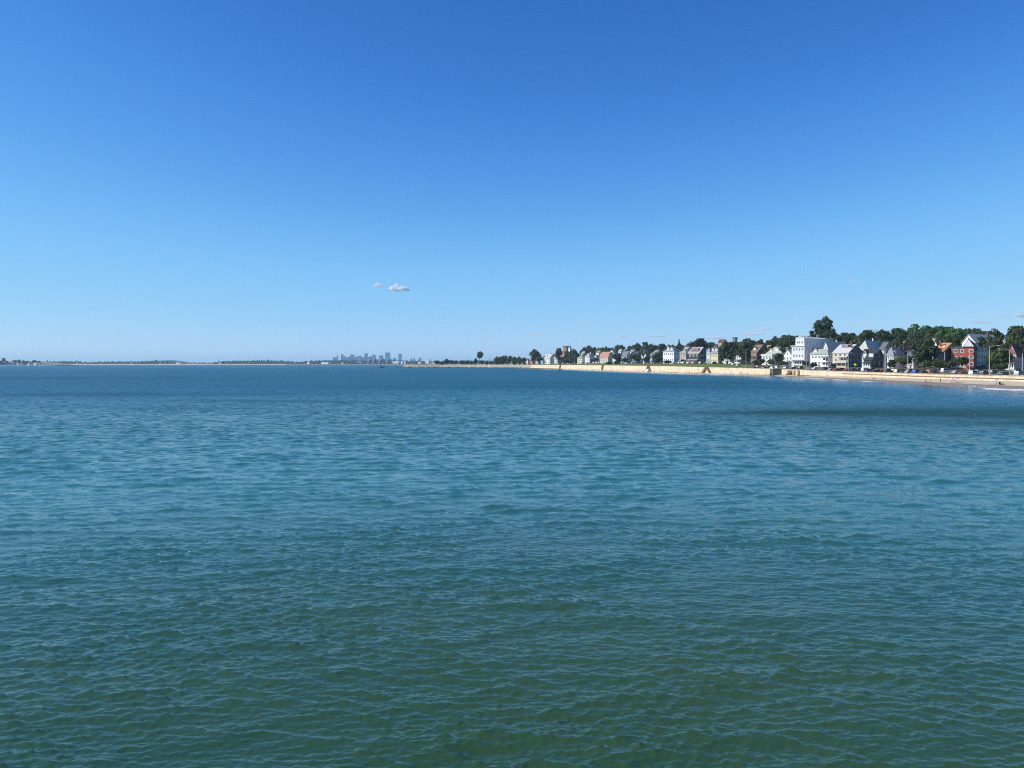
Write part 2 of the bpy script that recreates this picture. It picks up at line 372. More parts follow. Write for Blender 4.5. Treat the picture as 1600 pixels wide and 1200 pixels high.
def foliage(name, c, c2):
    m = bpy.data.materials.new(name); m.use_nodes = True; nt = m.node_tree; n = nt.nodes; l = nt.links; b = n['Principled BSDF']
    b.inputs['Roughness'].default_value = .7; b.inputs['Specular IOR Level'].default_value = .25
    geo = n.new('ShaderNodeNewGeometry'); oi = n.new('ShaderNodeObjectInfo')
    no = n.new('ShaderNodeTexNoise'); no.inputs['Scale'].default_value = .5; no.inputs['Detail'].default_value = 3; l.new(geo.outputs['Position'], no.inputs['Vector'])
    mr = n.new('ShaderNodeMapRange'); mr.inputs[1].default_value = .3; mr.inputs[2].default_value = .7; l.new(no.outputs[0], mr.inputs[0])
    av = n.new('ShaderNodeMath'); av.operation = 'MULTIPLY_ADD'; av.inputs[1].default_value = .6; l.new(mr.outputs[0], av.inputs[0])
    rv = n.new('ShaderNodeMath'); rv.operation = 'MULTIPLY'; rv.inputs[1].default_value = .4; l.new(oi.outputs['Random'], rv.inputs[0]); l.new(rv.outputs[0], av.inputs[2])
    mx = n.new('ShaderNodeMix'); mx.data_type = 'RGBA'; mx.inputs[6].default_value = (*c, 1); mx.inputs[7].default_value = (*c2, 1)
    l.new(av.outputs[0], mx.inputs[0]); l.new(mx.outputs[2], b.inputs['Base Color'])
    return m
M['leaf_dark'] = foliage('dark_green_leaves', (0.018, 0.034, 0.012), (0.055, 0.072, 0.022))
M['leaf_mid'] = foliage('green_leaves', (0.030, 0.052, 0.014), (0.085, 0.105, 0.030))
M['leaf_fresh'] = foliage('fresh_green_leaves', (0.035, 0.10, 0.022), (0.075, 0.155, 0.04))
M['leaf_copper'] = foliage('dark_copper_leaves', (0.018, 0.012, 0.014), (0.035, 0.020, 0.018))
M['leaf_olive'] = foliage('olive_leaves', (0.060, 0.062, 0.030), (0.095, 0.090, 0.042))

# ---------------------------------------------------------------- ground strips following the shore
def strip(name, i0, i1, us, matl, label, cat, dz=0.0, below=None, z_fn=None, smooth=False, kind='structure'):
    """us: offsets; negative values and <=BW measured from the waterline when given as ('w', s)"""
    idx = np.arange(i0, i1); V = []
    for i in idx:
        for u in us:
            s = u[1] * BW[i] if isinstance(u, tuple) else BW[i] + u
            if isinstance(u, tuple) and u[0] == 'a': s = u[1]
            p = SL[i] + SN[i] * s
            V.append((p[0], p[1], (prof(i, s) if z_fn is None else z_fn(i, s)) + dz))
    F = grid_faces(len(idx), len(us))
    me = np_mesh(name, np.array(V), F, matl, smooth)
    o = link(name, me); tag(o, label, cat, kind=kind); return o
N = len(SL); I0 = 0
t560 = t_at(566); t1400 = t_at(1400)
strip('beach', I0, N, [('a', -60), ('a', -25), ('a', -8), ('a', -3), ('w', 0), ('w', .12), ('w', .25), ('w', .5), ('w', .75), ('w', .9), ('w', .9999), .8], M['sand'],
      'pale sand beach between the sea and the seawall', 'beach', z_fn=lambda i, s: (prof(i, s) + .0) if s < BW[i] else BZ[i] - .03, smooth=True)
strip('promenade', I0, t1400, [.55, 1.6, 3.0], M['pave'], 'pale paved walk behind the seawall', 'promenade')
strip('road', I0, t560 + 1, [3.0, 6, 9.5, 13.0], M['asphalt'], 'asphalt shore road behind the seawall', 'road')
strip('verge', I0, t560 + 1, [13.0, 18, 24.0, 30], M['verge'], 'dry grass verge between the shore road and the houses', 'ground')
strip('lawn', t560, t1400, [3.0, 8, 15, 23.0], M['lawn'], 'green lawn on top of the seawall', 'lawn')
strip('shore_drive', t560, t1400, [23.0, 26.5, 30.0], M['asphalt'], 'asphalt drive between the lawn and the far houses', 'road')
strip('hillside', I0, t1400, [30, 37, 45, 60, 80, 105, 135, 170, 205, 240, 330, 600], M['yard'], 'grassy hillside under the houses and trees', 'hill', smooth=True)
strip('point', t1400 - 1, N, [.55, 4, 10, 22, 40, 60], M['lawn'], 'low grassy point of land at the end of the seawall', 'ground', z_fn=lambda i, s: (prof(i, min(s, BW[i] + 22)) if i <= T_TIP else WT[i] - .15))

# wet sand near the waterline
def wet_mat():
    m = mat('wet_sand', (0.27, 0.215, 0.16), .7, .25, var=.12, scale=.5); return m
strip('wet_sand', I0, t_at(640), [('a', -2.0), ('a', 0), ('w', .16), ('w', .30), ('w', .40)], wet_mat(), 'darker wet sand along the waterline', 'beach', dz=.012, z_fn=lambda i, s: prof(i, s) + .006 * math.sin(i * .9))

# ---------------------------------------------------------------- seawall made of cast panels
rng = random.Random(4)
wall = empty('seawall', (SL[t_at(300)][0] + 20, 300, 0)); tag(wall, 'long cream concrete seawall curving along the beach', 'seawall')
winv = Matrix.Translation(-wall.location)
def wall_piece(name, i0, i1, s0, s1, zb, zt, matl, jit=0.0):
    V = []; idx = list(range(i0, i1 + 1)); j = rng.uniform(-jit, jit); n = len(idx)
    for i in idx:
        for s, z in ((s0 + j, zb(i)), (s0 + j * .6 + .12, zt(i)), (s1, zt(i)), (s1, zb(i))):
            p = SL[i] + SN[i] * (BW[i] + s); V.append(Vector((p[0], p[1], z)) - wall.location)
    F = [(a * 4 + k, (a + 1) * 4 + k, (a + 1) * 4 + (k + 1) % 4, a * 4 + (k + 1) % 4) for a in range(n - 1) for k in range(4)]
    F += [(0, 1, 2, 3), tuple((n - 1) * 4 + k for k in (3, 2, 1, 0))]
    mb = MB(); mb.add(V, F); return mb.build(name, matl, wall)
stain(M['wall_far'], (.15, .13, .09), 1.6)
i = t_at(60)
wall_piece('wall_panel', 0, i, 0, .5, lambda k: BZ[k] - 1.5, lambda k: WT[k] + .02, M['wall'])
while i < T_TIP + 24:
    w = 2 if SL[i, 1] < 1300 and i < T_TIP else 4
    j2 = min(i + w, N - 1)
    p = wall_piece('wall_panel', i, j2, 0, .5, lambda k: min(BZ[k], .7) - 1.6, lambda k: WT[k] + .02, M['wall'] if SL[i, 1] < 1290 and i < T_TIP else M['wall_far'], .05)
    i = j2
cp = wall_piece('coping', t_at(60), t_at(560), -.16, .62, lambda k: WT[k] + .023, lambda k: WT[k] + .14, M['wall'])
M['timber'] = mat('shadow_line_brown', (0.20, 0.12, 0.06), .85, .2, var=.3, scale=1.0)  # brown that stands in for the shadow line on the wall
wall_piece('shadow_line_band', t_at(120), t_at(425), -.83, -.752, lambda k: WT[k] - 1.25, lambda k: WT[k] - .95, M['timber'])  # dark strip painting a shadow line along the ledge
lg = wall_piece('ledge', t_at(60), t_at(440), -.75, -.14, lambda k: BZ[k] - 1.0, lambda k: WT[k] - .95, M['wall'])

# old gate block, openings and steps in the wall
def frame_at(px, u=0.0):
    x, d = place(px, u); i, s = near(x, d)
    a = math.atan2(SN[i, 1], SN[i, 0])          # local +x points inland
    return x, d, a, i
def wloc(px, u, z): x, d, a, i = frame_at(px, u); return (x, d, z), a, i
loc, a, i = wloc(1219, 0, 0)
blk = empty('outfall_block', loc, a); tag(blk, 'dark grey concrete outfall block jutting out of the seawall beside the old steps', 'outfall')
MB().box(-6, .4, -2.6, 2.4, -1, WT[i] + .2).build('block', M['grey_conc'], blk)
MB().box(-6.2, .6, -2.8, 2.6, WT[i] + .2, WT[i] + .62).build('cap', M['wall'], blk)
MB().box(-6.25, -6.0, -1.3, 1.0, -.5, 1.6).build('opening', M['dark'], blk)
loc, a, i = wloc(1237, 0, 0)
ram = empty('boat_slip', loc, a); tag(ram, 'brown stained recess and old stone steps in the seawall right of the outfall block', 'slipway')
MB().box(-.55, -.05, -15, 6.5, -1, WT[i] - .6).build('stained_face', M['old_stone'], ram)
MB().box(-.9, -.56, -13.2, -10.6, -1, WT[i] + .1).build('pier', M['wall'], ram)
MB().box(-1.0, -.56, -6.2, -4.6, -1, WT[i] - .6).build('pier', M['wall'], ram)
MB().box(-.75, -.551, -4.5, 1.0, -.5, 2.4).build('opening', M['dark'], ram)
for k in range(6): MB().box(-3.4 + k * .45, -.56, 2.2, 5.2, -1 if k == 0 else .1 + (k - 1) * .42, .1 + k * .42).build('step', M['old_stone'], ram)

def stairs(px, label, w=2.6, one=False):
    loc, a, i = wloc(px, 0, 0)
    e = empty('beach_stairs', loc, a); tag(e, label, 'stairs', 'stairs down the seawall to the beach' if not one else None)
    zt = WT[i] + .3; zb = BZ[i] - .1; H = zt - zb
    MB().box(-1.7, -.05, -1.3, 1.3, zt - .25, zt).build('landing', M['wall'], e)
    for sgn in ((-1, 1) if not one else (1,)):
        n = 12
        for k in range(n):
            y0 = sgn * (1.3 + k * .42); y1 = sgn * (1.3 + (k + 1) * .42); z = zt - (k + 1) * H / (n + 1)
            MB().box(-1.7, -.05, min(y0, y1), max(y0, y1), z - .22, z).build('step', M['grey_conc'], e)
        mb = MB(); L = 1.3 + n * .42
        mb.prism([(sgn * 1.3, zt - .25), (sgn * L, zb + .1), (sgn * (L - 1.7), zb), (sgn * 1.0, zt - 2.0)], 'x', -1.62, -.06); mb.build('flank', M['old_stone'], e)
        mb = MB(); mb.tube([(-1.72, sgn * 1.3, zt + .95), (-1.72, sgn * L, zb + .95)], .05, 6)
        for q in range(5):
            yy = 1.3 + (L - 1.3) * q / 4; zz = zt + (zb - zt) * q / 4; mb.tube([(-1.72, sgn * yy, zz - .1), (-1.72, sgn * yy, zz + .95)], .04, 6)
        mb.build('railing', M['grey_conc'], e)
    return e
stairs(1105.5, 'double stairs down the seawall in front of the dark shingled house')
stairs(1014.5, 'double stairs down the seawall with a white tent between its flights')
stairs(943.5, 'narrow dark stairs down the seawall below the salmon roofed house', one=True)
stairs(876.5, 'narrow dark stairs down the seawall left of the tallest red brick tower', one=True)

# rails on the wall top at the right
loc, a, i = wloc(1450, .3, 0)
# ---------------------------------------------------------------- rocks, surf
def rock_line(name, pts, size, label, matl, seed, cat='rocks', flat=.6):
    r = random.Random(seed); mb = MB()
    for (x, y, z) in pts:
        s = size * r.uniform(.5, 1.3); base = []
        for zz, k in ((-.5, 1.0), (.25, .9), (.62, .45)):
            for q in range(6):
                t = q * math.pi / 3 + r.uniform(-.3, .3); rr = s * k * r.uniform(.75, 1.15)
                base.append((x + rr * math.cos(t), y + rr * math.sin(t), z + s * flat * zz))
        f = [(q, (q + 1) % 6, 6 + (q + 1) % 6, 6 + q) for q in range(6)] + [(6 + q, 6 + (q + 1) % 6, 12 + (q + 1) % 6, 12 + q) for q in range(6)] + [tuple(range(12, 18))]
        mb.add(base, f)
    o = mb.build(name, matl); tag(o, label, cat, kind='stuff'); return o
r_ = random.Random(11); pts = []
for i in range(t_at(1080), T_TIP + 14):
    for q in range(5):
        s = r_.uniform(-3.0, 1.5) if i < T_TIP + 10 else r_.uniform(-6, 2); p = SL[i] + ST[i] * r_.uniform(0, 6) + SN[i] * s; pts.append((p[0], p[1], .1))
rock_line('shore_rocks', pts, 1.3, 'dark weedy rocks along the foot of the far seawall', M['rock'], 3)
pts = []
for i in range(t_at(1330), T_TIP + 12):
    for q in range(4):
        s = r_.uniform(1.5, 5.0); p = SL[i] + ST[i] * r_.uniform(0, 6) + SN[i] * s; pts.append((p[0], p[1], 1.0 + s * .15))
rock_line('armour_stones', pts, 1.3, 'pale boulders piled against the end of the seawall', M['greyrock'], 5)
pts = []
for (x0, x1, n) in ((585, 607, 60), (609, 615, 14), (620, 628, 18), (633, 638, 12)):
    for q in range(n):
        px = r_.uniform(x0, x1); d = 1530 + r_.uniform(-4, 4); pts.append(((px - 800) / FPX * d, d, -.15))
rock_line('reef_rocks', pts, 1.0, 'low dark reef breaking the surface off the end of the point', M['rock'], 8)
pts = []
for (px, u) in ((1098, -3), (1090, -3), (1045, -3), (1050, -3.5), (1056, -3), (928, -2.5), (915, -2.5), (935, -2.5), (955, -2.5), (1247, -3), (1252, -2), (1258, -2.5), (1262, -3), (1255, -3.5), (1200, -2)):
    x, d = place(px, u)
    for q in range(6): pts.append((x + r_.uniform(-2, 2), d + r_.uniform(-3, 3), G(x, d) + .1))
rock_line('beach_boulders', pts, .55, 'scattered brown stones on the sand below the seawall', M['old_stone'], 12)

def surf(name, iA, iB, s0, wdt, seed, label, hgt=.16):
    r = random.Random(seed); V = []; n = (iB - iA) * 6
    for k in range(n):
        f = iA + k / 6; i = int(f); t = f - i; p = SL[i] * (1 - t) + SL[i + 1] * t; nn = SN[i]
        off = s0 + 1.2 * math.sin(k * .13 + seed) + .5 * math.sin(k * .41 + 2 * seed); w = wdt * max(0.02, .55 + .6 * math.sin(k * .21 + seed * 3) + r.uniform(-.35, .35))
        e = min(1, k / 8, (n - 1 - k) / 8); w *= max(e, .02)
        for a_, z in ((-.5, .01), (-.15, hgt * max(e, .1) * r.uniform(.5, 1)), (.15, hgt * max(e, .1) * r.uniform(.5, 1)), (.5, .01)):
            q = p + nn * (off + a_ * w); V.append((q[0], q[1], z + .02))
    me = np_mesh(name, np.array(V), grid_faces(n, 4), M['foam'], True); o = link(name, me); tag(o, label, 'foam', kind='stuff')
surf('surf_foam', t_at(228), t_at(262), -1.2, 2.2, 1, 'white wash of a small wave on the near sand')
surf('surf_foam', t_at(225), t_at(248), -5.5, 1.4, 2, 'thin white line of a second small wave off the near sand')
surf('surf_foam', t_at(335), t_at(365), -1.0, 2.0, 4, 'white foam of a small wave below the two wading people')
surf('surf_foam', t_at(366), t_at(392), -2.0, 3.6, 5, 'bright white breaker in front of the cream house')
surf('surf_foam', t_at(400), t_at(440), -.8, 1.8, 6, 'white foam along the sand left of the breaker')
surf('surf_foam', t_at(480), t_at(500), -2, 1.6, 7, 'small white splash in front of the old steps')
surf('surf_foam', t_at(545), t_at(690), -.8, 3.0, 8, 'long white line of foam below the middle of the seawall')
surf('surf_foam', t_at(700), t_at(900), -1.6, 3.6, 9, 'white wash along the far middle beach')
surf('surf_foam', t_at(905), t_at(1180), -.5, 1.6, 10, 'thin white edge of water at the far end of the beach')

# ================================================================ houses
UW = {}
def win_mesh(fm, two=True):
    """unit window 1x1 in the local yz plane facing -x, origin at centre"""
    k = fm.name
    if k in UW: return UW[k]
    fr = MB(); t = .12
    for a, b, c, d in ((-.5, .5, .5 - t, .5), (-.5, .5, -.5, -.5 + t), (-.5, -.5 + t, -.5 + t, .5 - t), (.5 - t, .5, -.5 + t, .5 - t), (-.5 + t, .5 - t, -.04, .04)):
        fr.box(-.07, .02, a, b, c, d)
    pa = MB(); pa.box(-.035, .01, -.5 + t, .5 - t, .04, .5 - t); pa.box(-.03, .012, -.5 + t, .5 - t, -.5 + t, -.04)
    UW[k] = (fr.mesh('window', fm), pa.mesh('pane', M['glass'])); return UW[k]

def window(parent, face, a, z, w, h, fm, near_=True):
    """face 'f' (x=0 plane, a along y) or 's' (y=0 plane, a along x)"""
    fmh, pah = win_mesh(fm)
    loc, rz = ((0, a, z), 0) if face[0] == 'f' else ((a, 0, z), math.pi / 2)
    if len(face) > 1: loc = (loc[0] + face[1], loc[1] + face[2], loc[2])
    o = link('window', fmh, parent, loc, (0, 0, rz), (1, w, h)); link('pane', pah, o)
    return o

def rows(parent, face, a0, a1, zs, n, w, h, fm, skip=()):
    for r, z in enumerate(zs):
        for k in range(n):
            if (r, k) in skip: continue
            window(parent, face, a0 + (a1 - a0) * (k + .5) / n, z, w, h, fm)

def roof_mesh(kind, X, Y, ze, zr, ov=.45, th=.25, e=None):
    """closed roof solid over [0,X]x[0,Y]"""
    mb = MB(); x0, x1, y0, y1 = -ov, X + ov, -ov, Y + ov; zl = ze - .05
    def solid(top, tf):
        n = len(top); bot = [(p[0], p[1], p[2] - th) for p in top]
        mb.add(top, tf); mb.add(bot, [tuple(reversed(f)) for f in tf])
        from collections import Counter
        ed = Counter(); 
        for f in tf:
            for i in range(len(f)): a, b = f[i], f[(i + 1) % len(f)]; ed[(min(a, b), max(a, b))] += 1
        k = len(mb.v); mb.v += top + bot
        for (a, b), c in ed.items():
            if c == 1: mb.f.append((k + a, k + b, k + n + b, k + n + a)); mb.mi.append(0)
    if kind == 'gy':      # ridge along y, gables at the sides
        xm = X / 2; k = (zr - ze) / xm; zo = ze - k * ov
        solid([(x0, y0, zo), (xm, y0, zr), (x1, y0, zo), (x0, y1, zo), (xm, y1, zr), (x1, y1, zo)], [(0, 1, 4, 3), (1, 2, 5, 4)])
    elif kind == 'gx':
        ym = Y / 2; k = (zr - ze) / ym; zo = ze - k * ov
        solid([(x0, y0, zo), (x0, ym, zr), (x0, y1, zo), (x1, y0, zo), (x1, ym, zr), (x1, y1, zo)], [(0, 3, 4, 1), (1, 4, 5, 2)])
    elif kind == 'hip':
        q = min(X, Y) / 2 * .92; c = (X / 2, Y / 2); zo = ze - .1
        rd = [(q if X > Y else X / 2, q if Y > X else Y / 2, zr), ((X - q) if X > Y else X / 2, (Y - q) if Y > X else Y / 2, zr)]
        if X > Y: solid([(x0, y0, zo), (x1, y0, zo), (x1, y1, zo), (x0, y1, zo), rd[0], rd[1]], [(0, 1, 5, 4), (1, 2, 5), (2, 3, 4, 5), (3, 0, 4)])
        else: solid([(x0, y0, zo), (x1, y0, zo), (x1, y1, zo), (x0, y1, zo), rd[0], rd[1]], [(0, 1, 4), (1, 2, 5, 4), (2, 3, 5), (3, 0, 4, 5)])
    elif kind == 'gambrel':   # ridge along y
        xm = X / 2; zk = ze + (zr - ze) * .68
        P = [(x0, ze), (X * .17, zk), (xm, zr), (X * .83, zk), (x1, ze)]
        solid([(p[0], y0, p[1]) for p in P] + [(p[0], y1, p[1]) for p in P], [(i, i + 1, i + 6, i + 5) for i in range(4)])
    elif kind == 'flat':
        mb.box(x0, x1, y0, y1, ze, zr)
    elif kind == 'shed':
        solid([(x0, y0, ze), (x0, y1, ze), (x1, y0, zr), (x1, y1, zr)], [(0, 2, 3, 1)])
    return mb

def gable_wall(mb, kind, X, Y, ze, zr):
    if kind == 'gy':
        for y in ((.002, .2), (Y - .2, Y - .002)): mb.prism([(0, ze), (X, ze), (X / 2, zr - .15)], 'y', *y)
    if kind == 'gx':
        for x in ((.002, .2), (X - .2, X - .002)): mb.prism([(0, ze), (Y, ze), (Y / 2, zr - .15)], 'x', *x)
    if kind == 'gambrel':
        zk = ze + (zr - ze) * .68
        for y in ((.002, .2), (Y - .2, Y - .002)): mb.prism([(0, ze), (X, ze), (X * .83, zk - .15), (X / 2, zr - .2), (X * .17, zk - .15)], 'y', *y)

HOUSES = []
def house(px, ye, yr, u, kind, wc, rc, label, yaw=32, yb=None, cat='house', name='house', fwin=None, swin=None, trim=None, d=None, group=None, maxdepth=None, zb=None):
    """px=(left, corner, right) columns; ye/yr rows of eave and ridge; u metres inland of the wall"""
    xl, xc, xr = px
    cx, cy = place(xc, u) if d is None else ((xc - 800) / FPX * d, d)
    a = R(yaw); sa, ca = math.sin(a), math.cos(a)
    k = (xl - 800) / FPX; L = (cx - k * cy) / (sa + k * ca)
    k2 = (xr - 800) / FPX; Mx = (k2 * cy - cx) / (ca - k2 * sa)
    if maxdepth: Mx = min(Mx, maxdepth)
    L = max(L, 3.0); Mx = max(Mx, 3.5)
    zg = min(G(cx, cy), G(cx + Mx * ca, cy + Mx * sa), G(cx - L * sa, cy + L * ca)) if d is None or zb is None else zb
    h = empty(name, (cx, cy, zg), a); tag(h, label, cat, group)
    ze = Z(ye, cy) - zg; zr = Z(yr, cy) - zg
    wall_m = M['brickred'] if wc == 'brick' else paint(wc)
    mb = MB(); mb.box(0, Mx, 0, L, -1.5, ze); gable_wall(mb, kind, Mx, L, ze, zr)
    wl_ = mb.build('wall', wall_m, h)
    if kind != 'none':
        roof = roof_mesh(kind, Mx, L, ze, zr).build('roof', shingle(rc), h)
    else: roof = None
    tr = M['white'] if trim is None else paint(trim)
    ns = max(1, round((ze - .3) / 3.1))
    if fwin is None: fwin = (max(1, round(L / 3.4)), ns)
    if swin is None: swin = (max(1, round(Mx / 4.0)), ns)
    st = (ze - .2) / max(fwin[1], 1)
    for nC, (nc_, nr_), ext in (('f', fwin, L), ('s', swin, Mx)):
        if nc_ and nr_:
            st = (ze - .3) / nr_
            rows(h, nC, ext * .06, ext * .94, [.3 + st * (q + .56) for q in range(nr_)], nc_, min(1.5, ext / nc_ * .5), min(1.9, st * .56), tr)
    if kind in ('gy', 'gambrel') and zr - ze > 2.2: window(h, 's', Mx / 2, ze + (zr - ze) * .38, 1.1, 1.4, tr)
    if kind == 'gx' and zr - ze > 2.2: window(h, 'f', L / 2, ze + (zr - ze) * .38, 1.1, 1.4, tr)
    # eave board
    if kind in ('gy', 'hip', 'gambrel', 'flat'):
        MB().box(-.1, -.003, -.1, L + .1, ze - .42, ze - .12).build('eave_board', tr, h)
    H = dict(o=h, X=Mx, Y=L, ze=ze, zr=zr, zg=zg, cy=cy, roof=roof, tr=tr, wm=wall_m, rm=shingle(rc) if kind != 'none' else None, kind=kind); HOUSES.append(H)
    if u < 60 or d is None and cy < 700:
        door = MB().box(-.06, -.002, L * .5 - .5, L * .5 + .5, 0.1, 2.25).build('door', paint((.12, .05, .03)), h)
    return H

def chimney(H, fx, fy, top=1.2, w=.9, m=None, pots=True):
    x, y = fx * H['X'], fy * H['Y']
    z1 = H['zr'] + top
    c = MB().box(x - w / 2, x + w / 2, y - w * .4, y + w * .4, H['ze'] - .3, z1).build('chimney', m or M['chim'], H['o'])
    cc = MB().box(x - w / 2 - .08, x + w / 2 + .08, y - w * .4 - .08, y + w * .4 + .08, z1, z1 + .15).build('chimney_cap', M['grey_conc'], c)

def dormer(H, fy, w=2.2, h=1.8, kind='g', col=None, dx=.22):
    """dormer on the sea slope (faces -x)"""
    L = H['Y']; y = fy * L; ze, zr, X = H['ze'], H['zr'], H['X']
    x0 = dx * X * .6; sl = (zr - ze) / (X / 2); zb = ze + sl * x0
    wm = col or H['wm']
    x1 = min(x0 + h / max(sl, .3) + .4, X * .5)
    d = MB().box(x0, x1, y - w / 2, y + w / 2, zb - .3, zb + h).build('dormer', wm, H['o'])
    mb = MB()
    if kind == 'g':
        mb.prism([(y - w / 2 - .25, zb + h), (y + w / 2 + .25, zb + h), (y, zb + h + w * .5)], 'x', x0 - .25, min(x1 + w * .4, X * .5 + .3))
    else: mb.box(x0 - .3, x1 + .5, y - w / 2 - .25, y + w / 2 + .25, zb + h, zb + h + .2)
    mb.build('dormer_roof', H['rm'], d)
    n = 1 if w < 2.6 else 2 if w < 4 else 3
    for k in range(n):
        fm, pa = win_mesh(H['tr']); o = link('dormer_window', fm, d, (x0, y - w / 2 + w * (k + .5) / n, zb + h * .52), (0, 0, 0), (1, w / n * .6, h * .62))

def porch(H, y0, y1, dep=2.6, zt=3.0, cols=4, rail=True, floors=1, m=None, roofm=None, base=.5):
    """porch on the sea front"""
    L = H['Y']; a, b = y0 * L, y1 * L; m = m or H['tr']; p = empty('porch', (0, 0, 0)); p.parent = H['o']
    for f in range(floors):
        zb = base + f * (zt - .1)
        MB().box(-dep, -.11, a, b, zb - .25, zb).build('deck', m, p)
        for k in range(cols):
            y = a + .2 + (b - a - .4) * k / (cols - 1); MB().box(-dep + .05, -dep + .3, y - .13, y + .13, zb, zb + zt - .35).build('column', m, p)
        if b - a > 3: MB().box(-.045, -.004, a + .5, b - .5, zb + .5, zb + zt - .75).build('porch_shade_panel', M['glass'], p)  # dark panel puts the shade of the porch recess into colour
        if rail:
            mb = MB(); mb.box(-dep + .1, -dep + .2, a, b, zb + .85, zb + .95); mb.box(-dep + .13, -dep + .17, a, b, zb + .1, zb + .86); mb.build('railing', m, p)
    zt_ = base + floors * (zt - .1)
    MB().prism([(-dep - .3, zt_ - .25), (-.11, zt_ + .55), (-.11, zt_ + .3), (-dep - .3, zt_ - .45)], 'y', a - .25, b + .25).build('porch_roof', roofm or H['rm'] or m, p)
    return p

WHT = (.80, .79, .76); OFF = (.70, .68, .62)
# ---- right end
H = house((1573, 1588, 1640), 553, 537, 40, 'gx', (.62, .40, .33), (.16, .10, .08), 'pale pink house with brown timber gable cut off by the right edge', yaw=45, fwin=(3, 2), maxdepth=14)
porch(H, .05, .95, 2.8, 3.0, 4)
MB().prism([(.2, H['ze'] - .1), (H['Y'] - .2, H['ze'] - .1), (H['Y'] / 2, H['zr'] - 1.6)], 'x', -.12, -.003).build('timber_gable', paint((.30, .13, .09)), H['o'])
H = house((1486, 1521, 1546), 543.5, 541.5, 47, 'flat', 'brick', (.12, .12, .12), 'red brick apartment block with white framed windows', yaw=58, fwin=(3, 3), swin=(2, 3), cat='apartment block', name='apartment_block')
MB().box(-.25, -.003, -.2, H['Y'] + .1, 1.0, 1.55).build('base_band', M['white'], H['o'])
MB().box(-1.4, -.26, 0, H['Y'] * .36, 1.6, H['ze']).build('bay', M['brickred'], H['o'])
for q in range(3):
    z = 1.0 + (H['ze'] - 1) * (q + .55) / 3
    fm, pa = win_mesh(H['tr']); o = link('window', fm, H['o'], (-1.4, H['Y'] * .1, z), (0, 0, 0), (1, 2.0, 1.5)); link('pane', pa, o)
g = MB(); g.prism([(-.3, H['ze'] + .65), (H['Y'] * .42, H['ze'] + .65), (H['Y'] * .2, H['ze'] + 4.1)], 'x', -1.5, -1.0); g.build('gable', M['white'], H['o'])
MB().prism([(-.6, H['ze'] + .5), (H['Y'] * .2, H['ze'] + 4.5), (H['Y'] * .46, H['ze'] + .5)], 'x', -.99, H['X'] * .98).build('attic_roof', shingle((.06, .065, .075)), H['o'])
chimney(H, .25, .02, 4.2, 1.2); chimney(H, .2, .62, 1.6, 1.3)
H = house((1503, 1524, 1580), 534, 521.5, 78, 'gx', WHT, (.42, .42, .42), 'large white house with a pale grey roof behind the red brick block', yaw=30, fwin=(2, 3), maxdepth=24)
chimney(H, .75, .45, 1.6); 
H = house((1556, 1566, 1579), 540, 531, 66, 'gy', OFF, (.30, .27, .24), 'white house mostly hidden by trees right of the brick block', yaw=35)
H = house((1459, 1471, 1497), 548, 535, 33, 'gy', (.13, .15, .20), (.62, .30, .13), 'dark blue grey house with a bright orange roof', yaw=38, fwin=(2, 2), swin=(3, 2), trim=(.55, .52, .46))
chimney(H, .3, .8, 1.0); porch(H, .1, .95, 2.4, 2.9, 4)
X, ze, zr = H['X'], H['ze'], H['zr']
for s1 in (-1, 1):
    xa, xm = (X / 2 + s1 * (X / 2 + .5), X / 2)
    MB().prism([(xa, ze - .5), (xm, zr + .02), (xm, zr - 1.5), (xa - s1 * 1.5, ze - .9)], 'y', -1.0, -.46).build('bargeboard', shingle((.62, .30, .13)), H['o'])
MB().box(H['X'] * .24, H['X'] * .34, H['Y'] * .1, H['Y'] * .3, H['ze'] + .9, (H['ze'] + H['zr']) / 2 + .6).build('skylight', M['white'], H['o'])
H = house((1457, 1464, 1477), 534, 529, 70, 'flat', WHT, (.6, .6, .58), 'small white flat roofed house above the orange roof', yaw=30, fwin=(2, 2))
H = house((1407, 1424, 1448), 536, 527.5, 105, 'gy', OFF, (.55, .47, .37), 'house with a long tan roof on the hill', yaw=55)
chimney(H, .5, .75, 1.0)
H = house((1392, 1398, 1412), 539, 530.5, 92, 'gy', (.45, .45, .44), (.10, .10, .11), 'charcoal roofed house below the tan roof', yaw=35); chimney(H, .5, .4, 1.2)
H = house((1374, 1381, 1395), 545, 534, 70, 'gy', (.48, .55, .66), (.14, .15, .17), 'pale blue gabled house behind the street lamps', yaw=30)
H = house((1411, 1420, 1434), 547, 538, 60, 'gx', WHT, (.09, .10, .11), 'small white gabled house with a black roof left of the dark round tree', yaw=35, fwin=(1, 2)); chimney(H, .5, .3, .8)
H = house((1386, 1396, 1411), 555, 541.5, 40, 'hip', WHT, (.30, .31, .32), 'white house with a grey hipped roof and one dormer', yaw=42, fwin=(3, 2), swin=(2, 2)); dormer(H, .5, 3.4, 1.5, 's'); chimney(H, .55, .5, 1.0)
H = house((1350, 1362, 1385), 562, 545, 36, 'gy', (.07, .075, .085), (.055, .06, .065), 'dark roofed charcoal house with white porch posts', yaw=48, fwin=(2, 1), swin=(3, 1)); porch(H, .0, .98, 2.6, 2.9, 4); dormer(H, .35, 2.4, 2.2, 's', M['white'])
H = house((1347, 1355, 1360), 555, 545, 38, 'gx', WHT, (.30, .30, .32), 'narrow white house with a steep pointed gable', yaw=50, fwin=(2, 2)); chimney(H, .8, .1, 2.2)
H = house((1341, 1356, 1386), 546, 531.5, 62, 'hip', OFF, (.52, .51, .47), 'large house with a broad pale hipped roof', yaw=40, fwin=(3, 3)); dormer(H, .5, 3.0, 1.5, 's'); chimney(H, .5, .5, 1.5, .8, M['white'])
